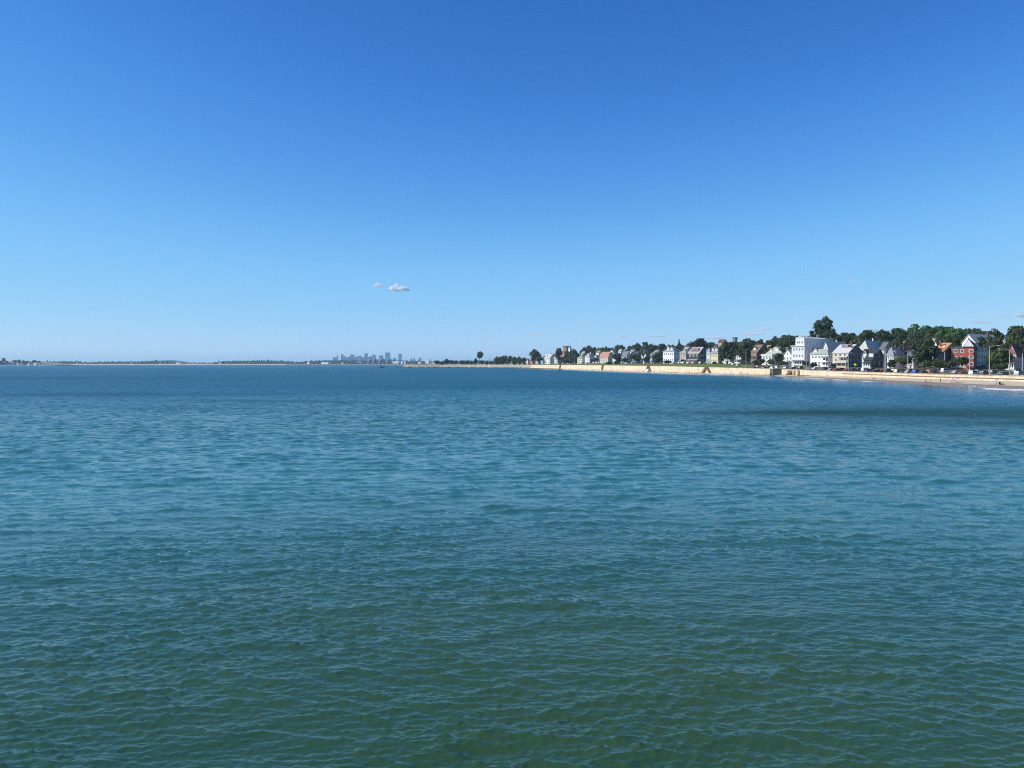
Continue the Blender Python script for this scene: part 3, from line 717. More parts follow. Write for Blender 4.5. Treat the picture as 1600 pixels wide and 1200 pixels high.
# cream three-storey house
H = house((1301, 1325, 1349), 551, 537.5, 35, 'gy', (.66, .58, .44), (.60, .59, .56), 'cream three storey house with stacked porches and a dark side', yaw=44, fwin=(3, 3), swin=(4, 3), trim=(.72, .66, .53))
for f in range(2): porch(H, .02, .62 if f else .9, 2.5 - f * .5, 3.3, 4, True, 1, paint((.62, .54, .40)), None, .4 + f * 3.5)
dormer(H, .5, 4.2, 1.8, 's', paint((.10, .10, .11)), .5); chimney(H, .3, .08, 1.6, 1.1)
H2 = H; side = MB().box(H['X'] * .02, H['X'] * .98, -.06, -.003, -1, H['ze'] - .3).build('shaded_side_panel', paint((.11, .12, .135)), H['o'])  # dark panel over the cream wall, its shade put into the colour
MB().prism([(.3, H['ze']), (H['X'] - .3, H['ze']), (H['X'] / 2, H['zr'] - .5)], 'y', -.06, .001).build('shaded_side_gable', paint((.11, .12, .135)), H['o'])  # gable carries the same painted shade
rows(H['o'], ('s', 0, -.07), H['X'] * .06, H['X'] * .94, [2.2, 5.4, 8.2], 4, 1.1, 1.6, H['tr'])
H = house((1284, 1296, 1342), 549, 533, 52, 'gx', WHT, (.40, .40, .37), 'white gabled house with a long grey roof behind the double porch house', yaw=38, fwin=(2, 3), maxdepth=26); chimney(H, .55, .5, 1.0, .8, M['white'])
H = house((1266, 1294, 1301), 553, 545, 35, 'hip', WHT, (.34, .37, .32), 'white house with a double porch and a grey green roof', yaw=36, fwin=(5, 2), swin=(2, 2)); 
p_ = porch(H, .0, .34, 2.6, 3.2, 3, True, 2, M['white'], None, .5); dormer(H, .75, 2.0, 2.0, 'g', M['white'])
# big white block
H = house((1237, 1257, 1276), 541.5, 540, 40, 'flat', WHT, (.72, .72, .70), 'tall white four storey house, highest in the row', yaw=50, fwin=(4, 3), swin=(2, 3), cat='house')
MB().box(-.7, H['X'] + .4, -.7, H['Y'] + .7, H['ze'] + .3, H['ze'] + .75).build('cornice', M['white'], H['o'])
X, Y, ze = H['X'], H['Y'], H['ze']; zt = Z(527.5, H['cy']) - H['zg']
up = MB().box(.6, X * 1.75, .35, Y * .72, ze + .76, zt - .1).build('upper_storey', M['white'], H['o'])
mb = MB(); mb.prism([(.1, zt - .1), (Y * .72 + .3, zt - .1), (Y * .38, zt + 1.0)], 'x', .3, X * 1.75 + .3); mb.build('upper_roof', shingle((.68, .69, .70)), up)
MB().box(X * 1.76, X * 2.6, .1, Y * .75, ze - 2, zt + .2).build('rear_wing', M['white'], H['o'])
MB().box(X * 1.7, X * 2.7, -.3, Y * .8, zt + .2, zt + .5).build('rear_wing_roof', shingle((.66, .67, .68)), H['o'])
MB().box(X * 1.001, X * 1.76, .4, Y * .9, -1, ze + .75).build('middle_wing', M['white'], H['o'])
for y in (.2, .42, .56): fm, pa = win_mesh(H['tr']); o = link('window', fm, up, (.6, Y * y, ze + 3.0), (0, 0, 0), (1, 1.2, 1.7)); link('pane', pa, o)
for x in (.25, .5, 1.2, 1.5): fm, pa = win_mesh(H['tr']); o = link('window', fm, up, (X * x + .6, .35, ze + 3.0), (0, 0, math.pi / 2), (1, 1.1, 1.6)); link('pane', pa, o)
chimney(dict(H, zr=zt), .62, .3, 1.4, 1.2, M['dark'])
H['kind'] = 'flat'; porch(H, .1, .9, 2.4, 3.2, 5, True, 1, M['white'], shingle((.2, .2, .2)), .5)
H = house((1222, 1239, 1244), 557, 545.5, 38, 'gx', WHT, (.30, .33, .30), 'white gabled cottage tucked against the tall white house', yaw=44, fwin=(3, 2))
H = house((1197, 1221, 1233), 552, 541.5, 44, 'hip', OFF, (.38, .41, .33), 'white house with a sage grey hipped roof', yaw=36, fwin=(3, 2), swin=(2, 2)); dormer(H, .35, 2.6, 2.4, 'g', M['white']); dormer(H, .75, 1.8, 1.6, 'g', M['white'])
H = house((1190, 1206, 1212), 556, 553, 37, 'flat', WHT, (.7, .7, .68), 'low white flat fronted house behind round bushes', yaw=46, fwin=(3, 2))
H = house((1173, 1183, 1201), 550, 538, 42, 'gy', (.10, .065, .05), (.24, .16, .11), 'dark brown gabled house with white window frames', yaw=40, fwin=(2, 2), swin=(3, 2)); chimney(H, .5, .7, .9); dormer(H, .6, 2.2, 1.6, 'g', M['white'])
H = house((1198, 1202, 1206), 545, 539, 95, 'gy', OFF, (.42, .24, .15), 'small house with a rusty roof behind the dark brown house', yaw=35)
# ---- middle
H = house((1150, 1158, 1166), 556, 547, 50, 'gx', WHT, (.2, .2, .2), 'white porch house half hidden by the dark trees', yaw=40, fwin=(2, 2)); porch(H, 0, 1, 2.4, 2.9, 3)
H = house((1131, 1140, 1147), 562, 553, 44, 'gx', WHT, (.25, .27, .26), 'white low roofed house under the big dark trees', yaw=44, fwin=(2, 1))
H = house((1137, 1141.5, 1146), 546, 540.5, 120, 'gx', WHT, (.3, .3, .3), 'white gable end peeping from the hillside trees', yaw=44, fwin=(1, 1))
H = house((1122, 1131, 1136), 534, 530, 175, 'gy', (.35, .3, .27), (.16, .06, .05), 'hilltop house with a dark red roof', yaw=40)
H = house((1145, 1149, 1152), 529, 527, 190, 'flat', (.12, .11, .11), (.08, .08, .08), 'dark flat roofed block on the hilltop', yaw=40)
H = house((1163, 1168, 1174), 532, 528, 190, 'gy', (.2, .18, .16), (.10, .09, .08), 'low dark roofed house on the hilltop', yaw=40)
H = house((1110, 1122, 1129), 552, 541.5, 36, 'hip', (.74, .67, .42), (.30, .32, .31), 'yellow house with grey dormers and bay windows', yaw=46, fwin=(4, 2)); dormer(H, .3, 2.2, 2.6, 'g', paint((.72, .68, .52))); dormer(H, .75, 2.2, 2.6, 'g', paint((.72, .68, .52))); chimney(H, .5, .5, 1.4)
H = house((1104, 1109, 1113), 549, 543, 40, 'hip', (.62, .70, .74), (.34, .35, .36), 'narrow pale blue house beside the yellow house', yaw=46, fwin=(2, 2))
H = house((1075, 1092, 1106), 551.5, 542, 34, 'gy', (.05, .055, .07), (.40, .37, .32), 'dark shingled house with a broad grey roof and three dormers', yaw=38, fwin=(3, 2), swin=(3, 2))
for q in (.25, .5, .75): dormer(H, q, 2.6, 1.7, 'g', M['dark'])
chimney(H, .5, .8, .9); chimney(H, .5, .35, .9); porch(H, .05, .98, 3.0, 3.0, 6)
H = house((1062, 1072, 1082), 551, 545.5, 38, 'hip', (.42, .38, .31), (.36, .34, .30), 'stone coloured house with a grey hipped roof', yaw=42, fwin=(3, 2)); chimney(H, .4, .8, 1.2); porch(H, .0, .9, 2.8, 3.0, 4)
H = house((1036, 1053, 1065), 549, 541.5, 40, 'hip', WHT, (.36, .36, .35), 'grand white house with a tall white chimney', yaw=44, fwin=(5, 2), swin=(3, 2)); chimney(H, .25, .72, .6, 1.2, M['white']); dormer(H, .3, 2.2, 2.2, 'g', M['white']); dormer(H, .6, 2.2, 2.2, 'g', M['white'])
H = house((1032, 1038, 1040), 557, 556, 36, 'flat', WHT, (.7, .7, .7), 'low white wing left of the grand white house', yaw=44, fwin=(2, 1))
H = house((1013, 1019, 1031), 557, 550.5, 46, 'gy', OFF, (.16, .19, .19), 'house with a long slate green roof', yaw=42)
H = house((1005, 1011, 1016), 558, 551, 38, 'gx', WHT, (.17, .19, .19), 'white twin gabled cottage, right gable', yaw=44, fwin=(2, 2))
H = house((1000, 1005, 1008), 559, 552, 38, 'gx', WHT, (.17, .18, .19), 'white twin gabled cottage, left gable', yaw=44, fwin=(2, 2))
H = house((987, 995, 1003), 556, 549, 42, 'gy', (.10, .12, .15), (.07, .08, .10), 'navy gabled house with a black roof', yaw=42)
H = house((971, 979, 986), 556, 548.5, 40, 'gy', WHT, (.20, .20, .22), 'white house with a slate roof and paired chimneys', yaw=44); chimney(H, .5, .2, 1.0); chimney(H, .5, .8, 1.0)
H = house((957, 962, 967), 556, 549.5, 40, 'gx', OFF, (.32, .31, .29), 'off white gabled house behind a round dark tree', yaw=44); chimney(H, .4, .5, 1.6)
H = house((937, 950, 960), 559, 549.5, 36, 'gambrel', (.60, .55, .42), (.50, .26, .17), 'barn roofed house with a salmon shingle roof', yaw=44, fwin=(4, 1), swin=(3, 2)); dormer(H, .35, 2.0, 1.6, 'g', M['white']); dormer(H, .65, 2.0, 1.6, 'g', M['white'])
H = house((927, 932, 938), 560, 554, 38, 'hip', OFF, (.50, .47, .42), 'pale roofed house left of the salmon roof', yaw=44)
H = house((914, 921, 931), 557, 551, 44, 'hip', WHT, (.42, .42, .40), 'white house with a grey hipped roof and twin chimneys', yaw=42); chimney(H, .4, .3, .9, .9, M['white']); chimney(H, .6, .6, .9, .9, M['white'])
H = house((902, 910, 917), 559, 555, 36, 'hip', (.64, .62, .46), (.34, .35, .28), 'pale yellow house with a low green hipped roof', yaw=44)
H = house((866, 871, 879), 561, 557.5, 40, 'flat', (.70, .66, .56), (.5, .5, .5), 'low cream house below the red building', yaw=44, group=None)
H = house((875, 882, 888), 552, 549, 70, 'flat', (.46, .19, .13), (.32, .14, .1), 'red brick building beneath the white tower', yaw=44, fwin=(3, 2))
H = house((880, 885, 888), 542, 540.5, 95, 'flat', (.28, .13, .09), (.2, .1, .08), 'brown brick tower block on the hill', yaw=44, fwin=(2, 3), name='tower_block', cat='building')
H = house((888, 890.5, 892.5), 544, 540, 90, 'gx', WHT, (.6, .6, .58), 'slim white church tower beside the brown brick tower', yaw=44, fwin=(1, 2), name='church_tower', cat='tower')
H = house((848, 859, 869), 559, 553, 38, 'gy', WHT, (.50, .50, .50), 'white gabled house at the far left of the row', yaw=40, fwin=(4, 2), swin=(2, 2)); dormer(H, .6, 2.4, 2.0, 'g', M['white']); chimney(H, .5, .2, 1.0)
H = house((828, 832, 838), 563, 560, 40, 'gy', (.45, .16, .10), (.35, .12, .08), 'small red roofed house between the far trees', yaw=40)
H = house((821, 825, 828), 564, 560.5, 44, 'gx', WHT, (.4, .4, .42), 'tiny white gabled house left of the red roof', yaw=44)
H = house((836, 840, 845), 564, 561, 40, 'gy', OFF, (.30, .27, .25), 'small off white house under the large round tree', yaw=40)

# second row, showing between and above the front houses
for (px, ye, yr, u, kd, wc, rc, lab) in (
    ((908, 912, 917), 552, 549, 78, 'gy', OFF, (.36, .34, .32), 'grey roofed house behind the pale yellow house'),
    ((931, 936, 941), 551, 547.5, 80, 'gy', WHT, (.30, .22, .18), 'brown roofed house behind the pale roofed one'),
    ((953, 958, 963), 549, 546, 82, 'gx', OFF, (.25, .25, .26), 'slate roofed house behind the off white gable'),
    ((966, 970, 974), 549, 545.5, 78, 'gy', WHT, (.40, .38, .36), 'pale roofed house left of the paired chimneys'),
    ((984, 989, 994), 549, 546, 84, 'gy', OFF, (.28, .28, .30), 'grey roofed house behind the navy house'),
    ((1001, 1006, 1012), 549.5, 546, 84, 'gx', WHT, (.42, .40, .37), 'white house behind the white twin gables'),
    ((1021, 1027, 1034), 550, 546.5, 80, 'gy', (.45, .42, .36), (.24, .25, .26), 'tan house behind the slate green roof'),
    ((1068, 1074, 1080), 545, 541.5, 88, 'gy', OFF, (.35, .34, .32), 'house with a grey ridge behind the stone coloured house'),
    ((1126, 1132, 1139), 553, 547, 62, 'gy', WHT, (.30, .31, .30), 'white house right of the yellow house among the trees'),
    ((1208, 1214, 1222), 545, 540, 82, 'gy', OFF, (.30, .30, .30), 'grey roofed house behind the sage roofed house'),
    ((1226, 1231, 1238), 543, 538, 84, 'gy', (.40, .38, .35), (.22, .20, .19), 'dark roofed house left of the tall white house top'),
    ((1333, 1340, 1348), 543, 537, 82, 'gy', (.45, .45, .46), (.33, .33, .34), 'grey house between the cream house and the broad pale roof'),
    ((1386, 1392, 1400), 546, 540, 74, 'gy', WHT, (.20, .21, .23), 'white house behind the white dormered house'),
    ((1399, 1405, 1414), 553, 547, 50, 'gy', (.50, .55, .62), (.17, .18, .20), 'blue grey house right of the white dormered house'),
    ((1420, 1427, 1436), 556, 549, 46, 'gy', WHT, (.16, .16, .17), 'white house half hidden by the large dark round tree')):
    H = house(px, ye, yr, u, kd, wc, rc, lab, yaw=42, fwin=(2, 2), swin=(2, 2), maxdepth=16); chimney(H, .5, .4, .9)

# ================================================================ trees
def crown_mesh(name, seed, matl, shape='round', n_lobe=16, n_leaf=1300, leaf=.085, core=.5, lobe=1.0):
    """unit crown: radius about 1, centred at (0,0,0)"""
    r = np.random.default_rng(seed); lobes = []
    for k in range(n_lobe):
        v = r.normal(size=3); v /= np.linalg.norm(v); v *= r.uniform(.35, .72)
        if shape == 'oak': v *= np.array([1, 1, .82]); v[2] += .05
        if shape == 'cone': z = r.uniform(-1, 1); w = (1 - z) / 2 * .5 + .05; v = np.array([v[0] * w, v[1] * w, z])
        if shape == 'loose': v *= r.uniform(.9, 1.35)
        rad = r.uniform(.26, .46) if shape != 'cone' else .16 + .22 * (1 - (v[2] + 1) / 2)
        if shape == 'loose': rad *= .72
        rad *= lobe; lobes.append((v / lobe ** .35, rad))
    bm = bmesh.new(); bmesh.ops.create_icosphere(bm, subdivisions=1, radius=1)
    iv = np.array([v.co[:] for v in bm.verts]); fi = [[v.index for v in f.verts] for f in bm.faces]; bm.free()
    V = []; F = []
    for c, rad in lobes + ([(np.zeros(3), core)] if shape != 'cone' else []):
        k = len(V); V += list(c + iv * rad * .72 * r.uniform(.82, 1.12, (len(iv), 1))); F += [tuple(i + k for i in f) for f in fi]
    for q in range(n_leaf):
        c, rad = lobes[r.integers(len(lobes))]; u = r.normal(size=3); u /= np.linalg.norm(u)
        if u[2] < -.5 and r.random() < .5: u[2] *= -1
        p = c + u * rad * r.uniform(.78, 1.12); s = leaf * r.uniform(.6, 1.4)
        nrm = u + r.normal(size=3) * .55; nrm /= np.linalg.norm(nrm)
        a = np.cross(nrm, r.normal(size=3)); a /= np.linalg.norm(a); b = np.cross(nrm, a); k = len(V)
        V += [p - a * s, p - b * s * .8, p + a * s * 1.1, p + b * s * .75]; F.append((k, k + 1, k + 2, k + 3))
    me = bpy.data.meshes.new(name); me.from_pydata([tuple(v) for v in V], [], F); me.materials.append(matl); me.update(); return me
CM = {}
for kind, shape, ml, kw in (('dark', 'round', 'leaf_dark', {}), ('mid', 'oak', 'leaf_mid', {}), ('fresh', 'round', 'leaf_fresh', {}), ('copper', 'round', 'leaf_copper', {}),
                            ('loose', 'loose', 'leaf_mid', dict(n_leaf=900, core=.42)), ('olive', 'loose', 'leaf_olive', dict(n_leaf=900, core=.4)), ('cone', 'cone', 'leaf_dark', dict(n_lobe=20, n_leaf=900, leaf=.06)),
                            ('big', 'loose', 'leaf_dark', dict(n_lobe=40, n_leaf=3000, leaf=.045, core=.42, lobe=.82))):
    CM[kind] = [crown_mesh('crown', 31 * k + len(kind) * 7 + ord(kind[0]), M[ml], shape, **kw) for k in range(3 if kind != 'big' else 1)]
tk = MB(); tk.tube([(0, 0, 0), (.03, 0, .35), (-.02, .02, .7), (.02, 0, 1.0)], [.055, .042, .034, .022], 7)
tk.tube([(.01, 0, .55), (.16, .05, .85), (.26, .08, 1.0)], [.028, .018, .01], 5); tk.tube([(-.01, 0, .6), (-.15, -.07, .88), (-.22, -.1, 1.02)], [.026, .016, .01], 5); tk.tube([(0, .01, .66), (-.03, .16, .92)], [.022, .01], 5)
ORD = 'first second third fourth fifth sixth seventh eighth ninth tenth eleventh twelfth thirteenth fourteenth fifteenth sixteenth seventeenth eighteenth nineteenth twentieth'.split()
ORD += ['twenty ' + q for q in ORD[:9]] + ['thirtieth'] + ['thirty ' + q for q in ORD[:9]]
TRUNK = tk.mesh('trunk', M['bark'])
tr_rng = random.Random(21)
def tree(px, ytop, wpx, u, kind, label, group=None, ybot=None, d=None, cat='tree', name=None):
    x, y = place(px, u) if d is None else ((px - 800) / FPX * d, d)
    zg = G(x, y); zt = Z(ytop, y); rad = wpx / 2 * y / FPX
    if ybot is not None: zb = Z(ybot, y)
    else: zb = max(zg + .6, zt - rad * 2.1)
    if zt < zg + 1.2: zt = zg + 1.2
    zb = min(max(zb, zg - .2), zt - 1.0); cz = (zt + zb) / 2; rz = (zt - zb) / 2
    nm = name or {'cone': 'conifer', 'big': 'shade_tree', 'copper': 'copper_beech'}.get(kind, 'leafy_tree')
    e = empty(nm, (x, y, zg), tr_rng.uniform(0, 6.28)); tag(e, label, cat, group)
    link('crown', tr_rng.choice(CM[kind]), e, (0, 0, cz - zg), (0, 0, 0), (rad * 1.02, rad * 1.02, rz * 1.05))
    link('trunk', TRUNK, e, (0, 0, -.3), (0, 0, 0), (max(rad, 1.6), max(rad, 1.6), max(cz - zg + .3, .8)))
    return e
# the trees one can name
tree(1286.5, 493, 42, 95, 'big', 'tall dark shade tree with a broad crown, highest on the skyline', ybot=531)
tree(1297, 512, 22, 88, 'dark', 'dark lower tree at the right foot of the tallest tree', ybot=533)
tree(1270, 516, 14, 100, 'loose', 'ragged small tree at the left foot of the tallest tree')
tree(1322, 516, 27, 100, 'mid', 'round green tree just right of the tallest tree')
tree(1355, 516, 27, 105, 'dark', 'rounded dark tree above the broad pale roof')
tree(1379, 514.5, 20, 110, 'dark', 'dark tree left of the tan roof')
tree(1404, 513, 26, 135, 'dark', 'dark domed tree behind the charcoal roof')
tree(1431, 504.5, 25, 135, 'fresh', 'bright green tree above the tan roof, left one of two')
tree(1449, 507, 24, 130, 'fresh', 'bright green tree above the tan roof, right one of two')
tree(1482, 508, 36, 110, 'fresh', 'broad bright green tree above the orange roof')
tree(1506, 510, 30, 115, 'fresh', 'green tree behind the peak of the large white house')
tree(1527, 513, 22, 120, 'mid', 'green tree behind the pale grey roof')
tree(1550, 513.5, 34, 125, 'dark', 'low dark domed tree right of the green trees')
tree(1591, 509.5, 32, 100, 'dark', 'dark domed tree at the right edge of the skyline')
tree(1445, 530, 40, 26, 'dark', 'large dark round tree left of the orange roof', ybot=576)
tree(1412, 554, 26, 24, 'mid', 'olive green tree in front of the white house', ybot=574)
tree(1468, 556, 22, 22, 'mid', 'low green tree in front of the orange roofed house', ybot=577)
tree(1484, 560, 20, 24, 'olive', 'olive shrubby tree left of the brick block', ybot=577)
tree(1503, 556, 28, 19, 'mid', 'green tree in front of the brick block with a bare trunk', ybot=572)
tree(1560, 535, 34, 34, 'mid', 'large olive green tree right of the brick block', ybot=575)
tree(1556, 525, 26, 58, 'olive', 'tree rising above the hidden white house')
tree(1587, 520, 34, 62, 'mid', 'broad tree above the pale pink house')
tree(1564, 567, 22, 24, 'mid', 'clipped green bush behind the white sedan', ybot=580, name='bush', cat='bush')
tree(1095, 527, 25, 120, 'copper', 'broad dark copper beech on the hill')
tree(1061, 530, 7, 90, 'cone', 'single pointed conifer on the hill')
tree(1216, 552, 13, 28, 'dark', 'round dark bush in front of the sage roofed house', ybot=568, name='bush', cat='bush')
tree(1221, 553, 8, 30, 'dark', 'narrow dark bush beside the round one', ybot=567, name='bush', cat='bush')
tree(1188, 560, 18, 26, 'mid', 'green bush in front of the dark brown house', ybot=570, name='bush', cat='bush')
tree(1225, 564, 16, 22, 'mid', 'low green hedge bush beside the white cottage', ybot=572, name='bush', cat='bush')
tree(1272, 565, 14, 22, 'dark', 'dark bush below the double porch house', ybot=575, name='bush', cat='bush')
tree(1044, 563, 17, 24, 'dark', 'dark spreading bush on the lawn edge below the grand white house', ybot=571, name='bush', cat='bush')
tree(1066, 561, 9, 28, 'olive', 'tan flowering bush in front of the stone coloured house', ybot=566, name='bush', cat='bush')
tree(963, 551, 14, 30, 'dark', 'round dark tree in front of the off white house', ybot=565)
tree(993, 552, 20, 29, 'mid', 'dark green tree in front of the navy house', ybot=566)
tree(951, 565, 16, 14, 'dark', 'low dark bush on the lawn below the salmon roof', ybot=571, name='bush', cat='bush')
tree(965, 563, 14, 16, 'dark', 'second low dark bush on the lawn below the salmon roof', ybot=570, name='bush', cat='bush')
tree(1137, 535, 30, 34, 'dark', 'large dark tree left of the white porch house', ybot=566)
tree(1162, 530, 30, 38, 'dark', 'large dark tree behind the double headed lamp', ybot=566)
tree(1150, 533, 26, 50, 'mid', 'tall dark tree between the two largest street trees')
tree(1175, 545, 14, 46, 'dark', 'dark tree at the left corner of the dark brown house')
tree(1231, 519.5, 26, 85, 'mid', 'crown of loose green leaves left of the tall white house')
tree(1246, 523, 18, 90, 'loose', 'small loose tree touching the roof of the tall white house')
tree(1028, 551, 18, 30, 'dark', 'dark tree left of the grand white house', ybot=567)
tree(837, 545.5, 20, 24, 'dark', 'large round dark tree left of the far white house', ybot=565)
tree(843, 555, 15, 20, 'dark', 'smaller dark tree leaning on the far white house', ybot=566)
tree(873, 544, 12, 34, 'dark', 'dark tree with a knobbly top left of the red building', ybot=566)
tree(897, 545, 20, 36, 'dark', 'dark tree right of the church tower', ybot=565)
tree(892, 556, 22, 24, 'mid', 'spreading green tree below the church tower', ybot=567)
tree(749.5, 548, 14, 14, 'mid', 'tall lone tree with a bare trunk on the point', ybot=561.5)
tree(789, 553, 9, 22, 'dark', 'tallest dark tree of the clump on the point', ybot=569.5)
for k, (px, yt, w, kd) in enumerate(((778, 557, 10, 'dark'), (785, 557, 12, 'dark'), (797, 555.5, 9, 'mid'), (804, 557, 9, 'dark'), (812, 555, 8, 'mid'), (818, 557, 8, 'dark'))):
    tree(px, yt, w * 1.35, 20, kd, ORD[k] + ' from the left of the dark rounded trees in the clump on the point', 'trees in the clump on the grassy point', ybot=569.5)
SQ = ((683, 562, 8), (691, 564, 7), (699, 560.5, 9), (706, 561.5, 7), (712, 562, 6), (721, 562, 7), (730, 563, 7), (736, 564, 6), (743, 559.5, 6), (753, 562, 6), (688, 565, 6), (726, 565, 6), (760, 564, 6), (768, 565, 7), (777, 563, 6))
for k, (px, yt, w) in enumerate(SQ):
    tree(px, yt, w * 1.25, 9, 'dark', ORD[sorted(q[0] for q in SQ).index(px)] + ' from the left of the squat dark trees along the low point', 'squat trees along the low point', ybot=571)
for k, (px, yt, w) in enumerate(((776, 564, 10), (784, 564.5, 11), (793, 564, 11), (802, 565, 10), (811, 564.5, 10), (819, 565, 9))):
    tree(px, yt, w, 16, 'mid', ORD[k] + ' from the left of the low bushes under the clump on the point', 'low bushes under the clump on the point', ybot=571, name='bush', cat='bush')
tree(881, 556, 13, 48, 'mid', 'green tree hiding the foot of the red building', ybot=568)
tree(886, 548, 12, 66, 'dark', 'dark tree hiding the foot of the brown brick tower', ybot=560)
tree(1205, 560, 14, 30, 'mid', 'green bush between the low white house and the sage roofed house', ybot=571, name='bush', cat='bush')
tree(1182, 562, 12, 24, 'dark', 'dark hedge at the foot of the dark brown house', ybot=571, name='bush', cat='bush')
tree(1259, 563, 10, 26, 'dark', 'dark bush at the corner of the tall white house', ybot=573, name='bush', cat='bush')
tree(1302, 568, 10, 22, 'dark', 'low dark hedge left of the cream house porch', ybot=577, name='bush', cat='bush')
tree(1394, 562, 18, 26, 'dark', 'dark bush at the foot of the white dormered house', ybot=576, name='bush', cat='bush')
tree(1366, 566, 10, 26, 'dark', 'low dark shrub at the porch of the charcoal house', ybot=575, name='bush', cat='bush')
tree(1128, 549, 14, 30, 'olive', 'olive tree at the right corner of the yellow house', ybot=566)
tree(1010, 556, 12, 27, 'dark', 'dark bush in front of the white twin gables', ybot=567, name='bush', cat='bush')
tree(930, 558, 10, 26, 'mid', 'green bush below the pale roofed house', ybot=567, name='bush', cat='bush')
tree(976, 558, 12, 27, 'dark', 'dark tree at the corner of the paired chimney house', ybot=567)
tree(1544, 560, 11, 28, 'dark', 'dark bush at the right foot of the brick block', ybot=577, name='bush', cat='bush')
tree(1551, 549, 22, 40, 'dark', 'dark tree just right of the tallest street lamp', ybot=574)
# the wooded hill behind: rows of trees below the skyline
SKY_X = [820, 848, 862, 895, 905, 913, 935, 950, 960, 975, 985, 997, 1015, 1030, 1045, 1065, 1082, 1107, 1122, 1150, 1170, 1190, 1210, 1225, 1248, 1262, 1312, 1336, 1342, 1368, 1388, 1416, 1460, 1500, 1530, 1566, 1572, 1580, 1600]
SKY_Y = [560, 552, 550, 546, 548, 538, 538, 541, 538, 536, 541, 532, 533, 537, 533, 535, 530, 531, 533, 529, 529, 527, 526, 521, 522, 525, 520, 517, 520, 517, 514, 514, 506, 509, 513, 515, 522, 511, 510]
LAND = ((880, 'red building'), (893, 'church tower'), (910, 'pale yellow house'), (924, 'twin white chimneys'), (949, 'salmon roof'), (963, 'off white gabled house'), (979, 'paired chimneys'), (995, 'navy house'), (1010, 'white twin gables'), (1024, 'slate green roof'), (1048, 'grand white house'), (1072, 'stone coloured house'), (1092, 'dark shingled house'), (1118, 'yellow house'), (1140, 'white low roofed house'), (1158, 'white porch house'), (1187, 'dark brown house'), (1212, 'sage roof'), (1233, 'white cottage'), (1255, 'tall white house'), (1288, 'double porch house'), (1322, 'cream three storey house'), (1345, 'pointed white gable'), (1362, 'broad pale roof'), (1384, 'pale blue gable'), (1402, 'charcoal roof'), (1428, 'tan roof'), (1450, 'big dark round tree'), (1474, 'orange roof'), (1508, 'brick block left half'), (1532, 'brick block right half'), (1560, 'hidden white house'), (1590, 'pale pink house'))
WORD = {'dark': 'dark', 'mid': 'green', 'olive': 'olive', 'loose': 'loose leaved', 'fresh': 'bright green'}
HT_ = []
for (u, drop, step, wmin, wmax, kinds, lab) in ((52, 19, 18, 14, 22, ('dark', 'mid', 'olive'), 'in the yards close behind the'),
                                      (80, 12, 17, 16, 25, ('dark', 'mid', 'dark', 'loose'), 'on the lower slope behind the'),
                                      (120, 6, 16, 17, 26, ('dark', 'mid', 'dark'), 'on the upper slope above the'),
                                      (165, 1.0, 14, 16, 26, ('dark', 'dark', 'mid', 'loose'), 'on the hill crest above the')):
    px = 862
    while px < 1700:
        w = tr_rng.uniform(wmin, wmax) * (.62 + .38 * (px - 862) / 740); sk = float(np.interp(px, SKY_X, SKY_Y))
        yt = sk + drop + tr_rng.uniform(-1.5, 3.0)
        if u > 100 and 1567 < px < 1577: px += 6; continue
        if u < 60 and any(a <= px <= b for a, b in ((1105, 1130), (1335, 1388), (1284, 1345), (1498, 1548))): px += 8; continue
        kd = tr_rng.choice(kinds); lm = min(LAND, key=lambda q: abs(q[0] - px))[1]
        HT_.append((px, tree(px, yt, w, u + tr_rng.uniform(-8, 8), kd, f'{WORD[kd]} tree {lab} {lm}', 'trees ' + lab[:-4] + ' houses')))
        px += step * (.62 + .38 * (px - 862) / 740) * tr_rng.uniform(.7, 1.2)

from collections import defaultdict
by = defaultdict(list)
for px, e in HT_: by[e['label']].append((px, e))
for lb, es in by.items():
    if len(es) > 1:
        for k, (px, e) in enumerate(sorted(es, key=lambda q: q[0])): e['label'] = ORD[k] + ' from left, ' + lb
